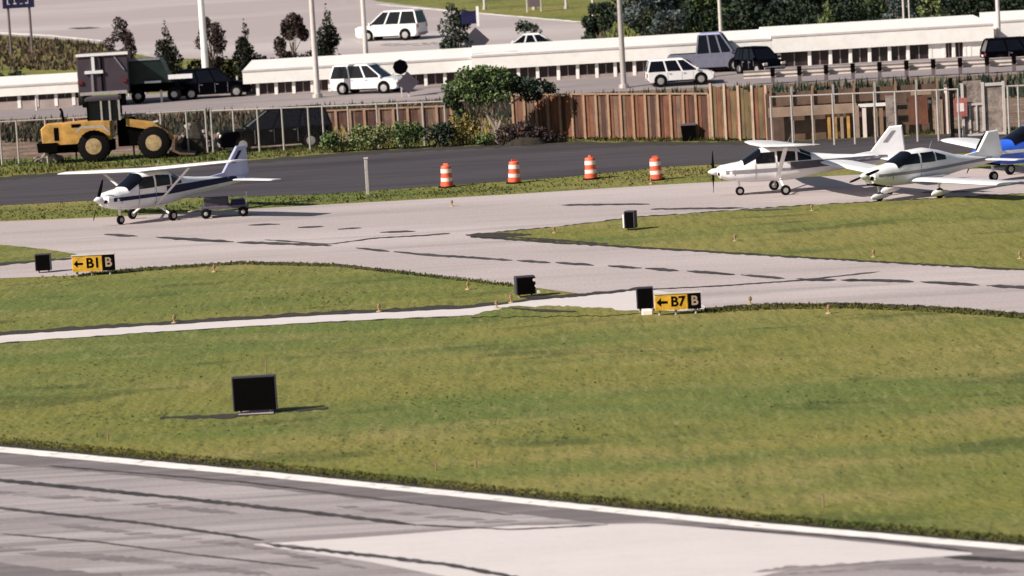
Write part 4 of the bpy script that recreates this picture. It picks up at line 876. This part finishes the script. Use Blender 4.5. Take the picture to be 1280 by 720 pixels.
wood_fence('low dark-brown board fence behind the bushes left of the pale-trunked tree', ((404, 166), (566, 160)), 18, 1.25, [M_wood2, M_rust, M_wood2], M_postw, rail=True)
chain_fence('chain-link fence continuing from the metal gate past the right edge', ((1258, 170), (1560, 158)), [1262, 1275, 1310, 1345, 1380, 1415, 1450, 1500, 1555], 2.4)
# dark back screen: earth bank with weeds behind shelter
for x0, x1, y0, hh in ((1168, 1206, 166, 2.3),):
    t = thing('scrap_stack', 'stack of pinkish-brown salvaged boards between shelter and dark sign post', 'stack', P(1170, 168))
    for i in range(7):
        MB().box(i * 0.13 - 0.0, i * 0.13 + 0.11, random.uniform(-0.2, 0), 0.2, 0, random.uniform(1.2, 2.5)).build('board', random.choice([M_beam, M_stone, M_refl, M_wood2]), t)

# ------------------------------------------------------------ vegetation
def leaf_cloud(clumps, n, size, squash=0.6):
    """clumps: (cx, cy, cz, rx, ry, rz). small leaf faces spread through every clump volume"""
    cl = np.array(clumps); vol = cl[:, 3] * cl[:, 4] * cl[:, 5]; pr_ = vol ** 0.75; pr_ /= pr_.sum()
    idx = RNG.choice(len(cl), n, p=pr_); d = RNG.normal(size=(n, 3)); d /= np.linalg.norm(d, axis=1)[:, None]
    r = RNG.uniform(0.35, 1.06, n) ** 0.5
    c = cl[idx, :3] + d * cl[idx, 3:] * r[:, None] + RNG.normal(size=(n, 3)) * size * 0.3
    u = RNG.normal(size=(n, 3)); u /= np.linalg.norm(u, axis=1)[:, None]
    v = np.cross(u, RNG.normal(size=(n, 3))); v /= np.linalg.norm(v, axis=1)[:, None]
    s_ = size * RNG.uniform(0.5, 1.3, n)[:, None]
    q = np.stack([c - u * s_, c + v * s_ * squash, c + u * s_, c - v * s_ * squash], 1).reshape(-1, 3)
    b = MB(); b.v = [tuple(p) for p in q]; b.f = [(4 * i, 4 * i + 1, 4 * i + 2, 4 * i + 3) for i in range(n)]
    return b
def raw(b, name, m, par):
    me = bpy.data.meshes.new(name); me.from_pydata(b.v, [], b.f); me.materials.append(m)
    o = bpy.data.objects.new(name, me); sc.collection.objects.link(o); o.parent = par; return o
def tree(name, label, base, H, Wd, m, shape='round', n=1200, leaf=0.16, trunk=0.25, bark=M_bark, group=None, cat='tree'):
    t = thing(name, label, cat, base, random.uniform(0, 6), group)
    cl = []; core = []
    if shape == 'cone':
        k = 9
        for i in range(k):
            f = i / (k - 1); z = H * (trunk * 0.5 + (1 - trunk * 0.5) * (0.06 + 0.9 * f)); r = Wd / 2 * (1 - f) ** 0.8 + 0.12
            for j in range(3 if f < 0.7 else 1):
                a = random.uniform(0, 6.3); cl.append((math.cos(a) * r * 0.4, math.sin(a) * r * 0.4, z, r * random.uniform(0.55, 0.8), r * random.uniform(0.55, 0.8), H * 0.10))
    elif shape == 'loose':
        for i in range(20):
            a = random.uniform(0, 6.3); f = random.random(); r = Wd / 2 * math.sin(math.pi * (0.2 + 0.7 * f))
            cl.append((math.cos(a) * r * 0.7, math.sin(a) * r * 0.7, H * (0.2 + 0.74 * f), Wd * random.uniform(0.12, 0.2), Wd * 0.17, H * random.uniform(0.06, 0.11)))
    else:
        for i in range(14):
            a = random.uniform(0, 6.3); f = random.random(); r = Wd / 2 * math.sin(math.pi * (0.2 + 0.68 * f))
            cl.append((math.cos(a) * r * 0.66, math.sin(a) * r * 0.66, H * (trunk + 0.1 + (0.82 - trunk) * f), Wd * random.uniform(0.14, 0.24), Wd * random.uniform(0.14, 0.24), H * random.uniform(0.09, 0.16)))
    tk_ = MB().tube((0, 0, 0), (0.05, 0, H * 0.55), 0.05 + H * 0.02, 0.03 + H * 0.008, 8)
    for c in cl[:6]: tk_.tube((0.02, 0, H * random.uniform(trunk * 0.5, 0.4)), c[:3], 0.02 + H * 0.006, 0.015, 5)
    tk_.build('trunk', bark, t)
    raw(leaf_cloud(cl, n, leaf), 'crown', m, t)
    return t
# trees along the lot edge
def pxs(px, py, hpx, wpx):
    g_ = G(px, py); s = scale(g_); return g_, hpx / s, wpx / s
for (name, lb, px, py, hp, wp, m, shp, n) in (
    ('plum_tree', 'loose reddish shrub tree leftmost in the row, above the box truck', 152, 66, 44, 34, L_loose, 'loose', 900),
    ('conifer', 'dark conifer second from left in the row, above the hopper trailer', 210, 82, 54, 38, L_con, 'cone', 1500),
    ('plum_tree', 'loose shrub tree directly behind the thick white pole', 266, 70, 50, 34, L_loose, 'loose', 900),
    ('conifer', 'short dark reddish conifer between thick white pole and loose shrub tree', 308, 70, 44, 30, L_con, 'cone', 1200),
    ('plum_tree', 'mottled loose tree left of the tallest conifer', 367, 76, 60, 38, L_loose, 'loose', 1200),
    ('conifer', 'tallest pointed dark conifer right of the pole by the road', 411, 76, 68, 38, L_con, 'cone', 2000)):
    g_, h, w_ = pxs(px, min(py, 66), hp, wp); Yt = 238.0
    g_ = Vector((XatY(px, Yt, 2), Yt, tz(Yt))); s = scale(g_); b = proj(g_)
    top = py - hp; h = (b[1] - top) / s; w_ = wp * 1.2 / s
    tree(name, lb, g_, h, w_, m, shp, int(n * 4), 0.095, 0.06)
def hedge(lb, xa, xb, Y, h, m, n=1500, name='hedge', cat='hedge', leaf=0.12):
    X0, X1 = XatY(xa, Y, 1), XatY(xb, Y, 1)
    t = thing(name, lb, cat, ((X0 + X1) / 2, Y, tz(Y))); w_ = X1 - X0
    k = max(3, int(w_ / 0.9)); cl = [(-w_ / 2 + w_ * (i + 0.5) / k, random.uniform(-0.2, 0.2), h * random.uniform(0.4, 0.55), w_ / k * 0.75, 0.5, h * random.uniform(0.42, 0.6)) for i in range(k)]
    raw(leaf_cloud(cl, n, leaf), 'foliage', m, t)
    st = MB()
    for c in cl: st.tube((c[0], c[1], 0), (c[0], c[1], h * 0.6), 0.04, 0.02, 5)
    st.build('stems', M_bark, t)
    return t
hedge('low dark hedge strip behind the roof, under the pointed conifers', 238, 432, 239, 1.5, L_con, 5200)
hedge('thin dark hedge strip behind the roof under the white van', 432, 560, 239, 0.8, L_con, 2400)
hedge('dark bushes on the grass slope at the far left edge', -30, 32, 234.3, 2.1, L_dark, 2200, 'bushes', 'bushes')
hedge('low dark bushes on the slope below the posts of the corner board', 32, 98, 234.3, 1.1, L_dark, 1400, 'bushes', 'bushes')
def tree_at(name, lb, px, ybase_px, ytop_px, wpx, m, shp='round', n=1500, leaf=0.2, trunk=0.2, Y=None, bark=M_bark, grp=None):
    g_ = G(px, ybase_px) if Y is None else Vector((XatY(px, Y, 2), Y, tz(Y)))
    s = scale(g_); b = proj(g_); return tree(name, lb, g_, (b[1] - ytop_px) / s, wpx / s, m, shp, n, leaf, trunk, bark, grp)
tree_at('bushy_tree', 'bushy green tree left of the grey diamond sign', 573, 0, 8, 50, L_dark, n=2200, leaf=0.13, trunk=0.02, Y=237)
tree_at('small_bush', 'small leaning dark bush on the lot edge above the white sedan', 661, 0, 22, 36, L_dark, n=900, leaf=0.12, trunk=0.02, Y=245)
tree_at('dark_tree', 'dark tree at the lot end left of the tall pole', 752, 0, 4, 50, L_dark, n=2600, leaf=0.14, trunk=0.02, Y=238)
# tree wall at top right
kinds = {'d': (L_dark, 'dark green'), 'm': (L_mid, 'mid-green'), 'b': (L_blue, 'blue-grey')}
for px, yt, kd, where in ((806, -20, 'b', 'at the left end of the tree line'), (846, -34, 'd', 'second from the left end of the tree line'), (888, -25, 'm', 'directly above the cab of the blue-grey truck'),
    (930, -18, 'd', 'above the boxy black van'), (968, -30, 'b', 'above the left end of the guardrail building'), (1004, -22, 'd', 'left of the bright light-green young tree'), (1062, -34, 'd', 'right of the bright light-green young tree'),
    (1098, -20, 'm', 'left of the pale blue-grey tree'), (1150, -28, 'd', 'right of the two slim poles'), (1196, -24, 'b', 'over the wall gap of the guardrail building'), (1238, -36, 'd', 'left of the right light pole'), (1284, -22, 'm', 'at the right edge above the black vehicle')):
    m, kn = kinds[kd]
    tree_at('broadleaf_tree', f'{kn} broadleaf tree {where}', px, 0, yt, random.uniform(62, 80), m, n=2600, leaf=0.17, trunk=0.04, Y=251 + random.uniform(-2, 2), grp='trees of the tree line at top right')
hedge('dark undergrowth along the foot of the tree line at top right', 800, 1330, 248, 2.2, L_dark, 9000, 'undergrowth', 'undergrowth', 0.15)
for row, (Y, y0) in enumerate(((262, -60), (274, -100))):
    for px in range(790 + 24 * row, 1350, 50):
        tree_at('broadleaf_tree', 'dark broadleaf tree half hidden behind the front trees of the tree line', px + random.uniform(-8, 8), 0, y0 + random.uniform(-10, 10), random.uniform(70, 88), L_dark, n=1700, leaf=0.25, trunk=0.04, Y=Y + random.uniform(-2, 2), grp='trees behind the tree line at top right')
tree_at('light_tree', 'bright light-green young tree in front of the dark tree line above the guardrail building', 1034, 0, -2, 30, L_lite, 'cone', n=900, leaf=0.15, trunk=0.1, Y=239)
tree_at('light_tree', 'light-green leaning tree between the slim poles and the right light pole', 1164, 0, -6, 34, L_lite, 'loose', n=900, leaf=0.15, trunk=0.1, Y=239)
tree_at('grey_tree', 'pale blue-grey tree behind the two slim poles', 1122, 0, 0, 46, L_blue, 'loose', n=900, leaf=0.16, trunk=0.1, Y=241)
tree_at('grey_bush', 'grey-green bush in front of the tree line left of the blue-grey truck', 838, 0, 12, 50, L_blue, 'round', n=1100, leaf=0.14, trunk=0.02, Y=243)
# the pale-trunked tree and its bushes by the fence
base = P(622, 180); s = scale(base)
t = thing('pale_trunk_tree', 'spreading small tree with pale forked trunk beside the asphalt strip', 'tree', base)
tb = MB(); tb.tube((0, 0, 0), (0.0, 0, 0.75), 0.17, 0.13, 10)
limbs = [((0, 0, 0.7), (-0.75, -0.1, 2.1)), ((0, 0, 0.75), (0.05, 0.1, 2.3)), ((0, 0, 0.7), (0.7, 0, 2.0)), ((-0.75, -0.1, 2.1), (-1.9, 0, 2.9)), ((0.05, 0.1, 2.3), (-0.4, 0, 3.3)), ((0.7, 0, 2.0), (1.9, 0, 2.7)), ((0.7, 0, 2.0), (0.8, 0.3, 3.1)), ((-0.75, -0.1, 2.1), (-1.1, 0.2, 3.2))]
for i, (a, b) in enumerate(limbs): tb.tube(a, b, 0.10 if i < 3 else 0.06, 0.06 if i < 3 else 0.025, 7)
tb.build('trunk', M_pbark, t, True)
cl = [(-1.6, 0, 3.0, .8, .8, .6), (-1.4, 0.2, 3.65, .6, .8, .5), (-0.5, 0, 3.75, .65, .8, .45), (0.3, 0, 3.6, .65, .8, .45), (-1.1, -0.3, 2.9, .7, .7, .45), (-0.1, 0.2, 3.0, .75, .8, .5), (0.9, 0, 3.1, .7, .8, .5), (1.6, 0, 2.95, .75, .8, .5), (2.3, 0, 2.85, .7, .7, .45), (2.9, 0, 2.75, .4, .5, .3), (-0.9, -0.3, 2.5, .8, .7, .4), (0.2, -0.3, 2.6, .9, .7, .4), (-2.2, 0, 3.0, .6, .7, .5), (-0.7, 0.3, 3.3, .9, .8, .5), (0.5, -0.2, 3.25, .8, .8, .5), (-2.3, 0.1, 2.4, .4, .5, .4), (-1.9, 0.1, 1.9, .3, .4, .35), (1.9, 0.1, 2.4, .6, .6, .35)]
raw(leaf_cloud(cl[:6] + cl[10:17], 4600, 0.10), 'crown', L_mid, t)
raw(leaf_cloud(cl[5:10] + cl[13:], 4200, 0.10), 'crown', L_dark, t)
def bush(lb, px, py, wpx, hpx, m, n=900, leaf=0.09, name='bush'):
    base = P(px, py); s = scale(base); w_, h = wpx / s, hpx / s
    t = thing(name, lb, 'bush', base)
    cl = [(random.uniform(-0.36, 0.36) * w_, random.uniform(-0.3, 0.3), h * random.uniform(0.35, 0.65), w_ * random.uniform(0.16, 0.26), 0.5, h * random.uniform(0.25, 0.38)) for _ in range(8)]
    raw(leaf_cloud(cl, n, leaf), 'foliage', m, t)
    st = MB()
    for c in cl[:5]: st.tube((c[0] * 0.4, c[1] * 0.4, 0), c[:3], 0.03, 0.015, 5)
    st.build('stems', M_bark, t)
bush('low green bush leftmost of the bushes by the fence', 425, 190, 46, 30, L_mid)
bush('olive-green bush with yellow tips, second from left by the fence', 462, 188, 52, 42, L_lite, 1200)
bush('dark clipped green bush third from left by the fence', 505, 186, 56, 38, L_mid, 1300)
bush('dark bush left of the yellowish one under the tree', 545, 184, 52, 34, L_dark, 1200)
bush('yellowish bush under the left side of the pale-trunked tree', 583, 181, 42, 44, L_yel, 1100)
bush('small green bush right at the pale trunk foot', 606, 182, 28, 16, L_mid, 400)
t = thing('shrub_mound', 'low dark rounded shrub mound right of the pale-trunked tree', 'shrub', P(662, 180))
cl = [(-1.1, 0, 0.5, .7, .6, .6), (-0.4, 0, 0.6, .7, .6, .6), (0.3, 0, 0.5, .7, .6, .5), (0.9, 0, 0.35, .7, .6, .35), (1.5, 0, 0.2, .5, .5, .2)]
raw(leaf_cloud(cl, 2400, 0.08), 'foliage', leafmat('shrub_brown_leaves', (0.012, 0.008, 0.010), (0.06, 0.038, 0.035)), t)
MB().lathe((-0.2, 0, 0.0), (0, 0, 1), [(0, 1.2), (0.25, 0.95), (0.45, 0.4)], 12).build('stems', M_soil_shade, t)
# weeds and rubble behind the fence as uncountable ground cover
def scrub(n, x0, x1, top, bot, hmax, m, name='scrub'):
    V = []; F = []; c = 0
    for i in range(n):
        x = random.uniform(x0, x1); y = random.uniform(interp(top, x), interp(bot, x)); p = G(x, y)
        for k in range(3):
            a = random.uniform(0, 3.1); w_ = random.uniform(0.05, 0.14); h = random.uniform(0.1, hmax)
            V += [(p.x - w_ * math.cos(a), p.y - w_ * math.sin(a), p.z), (p.x + w_ * math.cos(a), p.y + w_ * math.sin(a), p.z), (p.x + random.uniform(-.15, .15), p.y, p.z + h)]; F.append((c, c + 1, c + 2)); c += 3
    me = bpy.data.meshes.new(name); me.from_pydata(V, [], F); me.materials.append(m)
    o = bpy.data.objects.new(name, me); sc.collection.objects.link(o); o['kind'] = 'stuff'
L_brush = leafmat('dry_brush', (0.025, 0.017, 0.013), (0.15, 0.10, 0.07))
scrub(2600, -60, 640, off(RB, 6), off(RB, 26), 0.5, L_brush); scrub(2500, -60, 1320, off(RB, 6), off(RB, 30), 0.7, L_dark); scrub(300, 380, 640, off(RB, 15), FB, 0.6, L_yel)
scrub(1500, -60, 130, [(-60, 44), (0, 46), (130, 56)], [(-60, 88), (130, 88)], 0.5, L_brush)
scrub(900, 740, 1320, [(740, 30), (1320, 0)], [(740, 52), (1320, 20)], 0.6, L_dark)
def rubble(lb, px, py, wd, h, n):
    t = thing('rubble_heap', lb, 'rubble', P(px, py)); b = MB()
    for i in range(n):
        a = random.uniform(0, 6.3); r = random.random() ** 0.6; x, y = math.cos(a) * r * wd / 2, math.sin(a) * r * wd / 4; z = h * (1 - r) * random.uniform(0.3, 1); q = random.uniform(0.08, 0.28)
        b.lathe((x, y, max(0, z)), (random.uniform(-1, 1), random.uniform(-1, 1), 1), [(0, q * 0.6), (q * 0.5, q), (q * 1.1, q * 0.5)], 6)
    o = b.build('stones', M_stone, t); o['kind'] = 'stuff'
    MB().lathe((0, 0, 0), (0, 0, 1), [(0, wd * 0.42), (h * 0.5, wd * 0.26), (h * 0.85, wd * 0.08)], 10).build('soil', M_soil_shade, t)
rubble('brown heap of rubble between the wheel loader and the black off-road vehicle', 245, 190, 2.8, 1.9, 150)
rubble('low heap of pale rubble left of the wheel loader', 62, 202, 1.6, 0.5, 50)
rubble('small rubble heap behind the bushes below the diamond sign back', 470, 160, 4.0, 0.8, 90)

# ------------------------------------------------------------ traffic barrels
def barrel(lb, px, py, tilt):
    t = thing('traffic_barrel', lb, 'barrel', P(px, py), random.uniform(0, 6), 'orange traffic barrels on the verge', (tilt, 0)); return t
bar0 = barrel('leftmost orange and white traffic barrel on the grass verge', 559, 234, R(1))
MB().lathe((0, 0, 0), (0, 0, 1), [(0, 0.38), (0.06, 0.38), (0.065, 0.3)], 20).build('rubber_base', M_rub, bar0)
prof = [(0.06, 0.29), (0.25, 0.285), (0.26, 0.265), (0.48, 0.26), (0.49, 0.25), (0.70, 0.245), (0.71, 0.235), (0.93, 0.23), (0.98, 0.2), (1.0, 0.05)]
MB().lathe((0, 0, 0), (0, 0, 1), prof, 24).build('body', M_org, bar0, True)
for z0, z1, r0, r1 in ((0.28, 0.44, 0.268, 0.265), (0.66, 0.84, 0.252, 0.242)): MB().lathe((0, 0, 0), (0, 0, 1), [(z0, r0), (z1, r1)], 24).build('white_band', M_refl, bar0, True)
MB().box(-0.12, 0.12, -0.02, 0.02, 1.0, 1.08).build('handle', M_org, bar0)
for lb, px, py in (('second orange and white traffic barrel from the left', 643, 229), ('third orange and white traffic barrel from the left', 739, 224), ('rightmost orange and white traffic barrel, nearest the side-on aircraft', 821, 225)):
    c = copy_tree(bar0); c.location = P(px, py); c['label'] = lb; c.rotation_euler = (random.uniform(-.05, .05), random.uniform(-.05, .05), random.uniform(0, 6))
# ------------------------------------------------------------ airfield signs
def taxi_sign(lb, px, py, txt, loc_txt, wpx, hpx):
    base = P(px, py); s = scale(base); w_, h = wpx / s, hpx / s
    t = thing('taxiway_sign', lb, 'sign', base, R(-2)); z0 = 0.16; xs_ = -w_ / 2 + w_ * 0.72
    MB().bbox(-w_ / 2, xs_, -0.10, 0.10, z0, z0 + h, 0.02).build('yellow_panel', M_signy, t)
    MB().bbox(xs_ + 0.003, w_ / 2, -0.10, 0.10, z0, z0 + h, 0.02).build('black_panel', M_black, t)
    for x in (-w_ * 0.4, -w_ * 0.05, w_ * 0.38): MB().tube((x, 0, 0), (x, 0, z0 - 0.002), 0.04).build('leg', M_steel, t)
    MB().box(-w_ / 2 - 0.02, w_ / 2 + 0.02, -0.12, 0.12, z0 + h + 0.001, z0 + h + 0.03).build('top_cap', M_pole, t)
    rt = (R(90), 0, 0)
    text_mesh(txt, h * 0.86, M_black, 'lettering', t, (-w_ * 0.5 + w_ * 0.50, -0.105, z0 + h * 0.5), rt)
    text_mesh(loc_txt, h * 0.80, M_beam, 'lettering', t, (w_ * 0.36, -0.105, z0 + h * 0.5), rt)
    ax, az = -w_ * 0.46, z0 + h * 0.5; y = -0.106
    MB().add([(ax, y, az), (ax + 0.14, y, az + 0.14), (ax + 0.14, y, az + 0.04), (ax + 0.34, y, az + 0.04), (ax + 0.34, y, az - 0.04), (ax + 0.14, y, az - 0.04), (ax + 0.14, y, az - 0.14)], [(0, 1, 2, 3, 4, 5, 6)]).build('arrow', M_black, t)
taxi_sign('yellow and black taxiway sign at far left, reading B1 with an arrow', 118, 344, 'B1', 'B', 53, 20)
taxi_sign('yellow and black taxiway sign right of centre, reading B7 with an arrow', 848, 393, 'B7', 'B', 58, 20)
def box_sign(lb, px, py, w_, h, d, rz=0.0, white=False):
    t = thing('box_marker', lb, 'marker', P(px, py), rz)
    MB().bbox(-w_ / 2, w_ / 2, -d / 2, d / 2, 0.1, 0.1 + h, 0.02).build('panel', M_black, t)
    MB().box(-w_ / 2 - 0.025, w_ / 2 + 0.025, -d / 2 + 0.01, d / 2, 0.1 + h + 0.001, 0.1 + h + 0.03).box(-w_ / 2 - 0.03, -w_ / 2 - 0.001, -d / 2 + 0.01, d / 2, 0.1, 0.1 + h).box(w_ / 2 + 0.001, w_ / 2 + 0.03, -d / 2 + 0.01, d / 2, 0.1, 0.1 + h).build('frame', M_slate, t)
    for x in (-w_ * 0.35, w_ * 0.35): MB().tube((x, 0, 0), (x, 0, 0.099), 0.035).build('leg', M_steel, t)
    if white: MB().box(-w_ / 2 - 0.09, -w_ / 2 - 0.035, -d / 2, d / 2, 0.12, 0.1 + h * 0.85).build('white_plate', M_white, t)
    return t
box_sign('large black square sign board alone on the grass near the runway', 320, 517, 1.08, 0.86, 0.25)
box_sign('small black marker board left of the far-left taxiway sign', 55, 341, 0.52, 0.58, 0.3)
box_sign('small black marker board touching the left end of the right taxiway sign', 807, 389, 0.46, 0.62, 0.3)
box_sign('small dark marker board with white side on the grass island', 789, 288, 0.34, 0.62, 0.4, R(-20), True)
t = box_sign('tilted black equipment box with white fittings at the path end', 657, 371, 0.58, 0.55, 0.4, R(10))
for dx, z in ((0.28, 0.55), (0.34, 0.35), (0.40, 0.15)): MB().lathe((dx, -0.22, z), (0, 1, 0), [(0, 0.05), (0.1, 0.06)], 8).build('fitting', M_refl, t)
band('painted_shadow_strip', [(200, 521), (290, 518), (345, 513), (410, 509)], [(200, 524), (290, 523), (345, 516), (410, 512)], M_soil_shade, 0.012, jit=0.9, step=6)  # dark strip over the grass; right part paints the board's cast shadow
band('concrete_pad', [(298, 515), (342, 513)], [(298, 520), (342, 518)], M_conc, 0.03)
# small stone beside right sign
t = thing('concrete_block', 'small pale concrete block at the foot of the right black marker board', 'block', P(808, 392)); MB().bbox(-0.15, 0.2, -0.3, -0.05, 0, 0.16, 0.04).build('block', M_refl, t)
# ------------------------------------------------------------ edge lights and stakes
def light(lb, px, py, hh=0.26, m=M_hub):
    t = thing('edge_light', lb, 'light', P(px, py), 0, 'small taxiway edge lights in the grass')
    MB().lathe((0, 0, 0), (0, 0, 1), [(0, 0.10), (0.04, 0.09), (0.05, 0.03), (hh - 0.12, 0.025), (hh - 0.11, 0.06), (hh - 0.08, 0.07)], 10).build('stem', m, t)
    MB().lathe((0, 0, hh - 0.08), (0, 0, 1), [(0, 0.05), (0.06, 0.05), (0.09, 0.02)], 10).build('lens', M_postw, t); return t
for lb, px, py in (('edge light left of centre on the upper rim of the service path', 218, 404), ('edge light on the upper rim of the service path before the equipment box', 474, 390),
    ('edge light in the grass left of the tilted equipment box', 585, 362), ('tiny edge light in the grass right of the far-left taxiway sign', 268, 340),
    ('pale edge light just left of the equipment box at the path', 639, 379), ('edge light where the service path narrows', 621, 386),
    ('edge light on the grass island, leftmost', 693, 292), ('edge light on the grass island left of its middle', 919, 302), ('edge light on the grass island below the low-wing aircraft', 1092, 322),
    ('edge light on the grass island at the right edge', 1275, 324), ('edge light at the upper rim of the grass island', 1015, 264), ('edge light on the taxiway rim right of the right taxiway sign', 938, 381), ('edge light in long grass below the right taxiway end', 1036, 392),
    ('edge light foot near the rightmost barrel', 814, 230), ('small marker left of the leftmost barrel on the pavement rim', 565, 258)):
    light(lb, px, py)
def stake(lb, px, py, h):
    t = thing('stake', lb, 'stake', P(px, py), 0, 'thin pale stakes in the foreground grass')
    MB().tube((0, 0, 0), (0.01, 0, h), 0.022, 0.018, 6).build('rod', M_postw, t); MB().box(-0.03, 0.04, -0.012, 0.012, h, h + 0.05).build('flag', M_postw, t)
for lb, px, py, h in (('thin pale stake in the grass near the left edge above the runway', 135, 552, 0.22), ('thin pale stake left of the pair above the runway', 545, 588, 0.18), ('taller pale stake right of the pair above the runway', 595, 586, 0.22), ('thin pale stake in the right part of the grass near the runway line', 1029, 634, 0.24), ('slim pale stake behind the black square board', 333, 470, 0.4)):
    stake(lb, px, py, h)
t = thing('marker_post', 'white marker post standing alone on the asphalt strip right of the left aircraft', 'post', P(460, 243))
MB().bbox(-0.08, 0.08, -0.04, 0.04, 0, 1.6, 0.02).build('shaft', M_steel, t); MB().box(-0.10, 0.10, -0.06, 0.06, 1.602, 1.66).build('cap', M_pole, t)
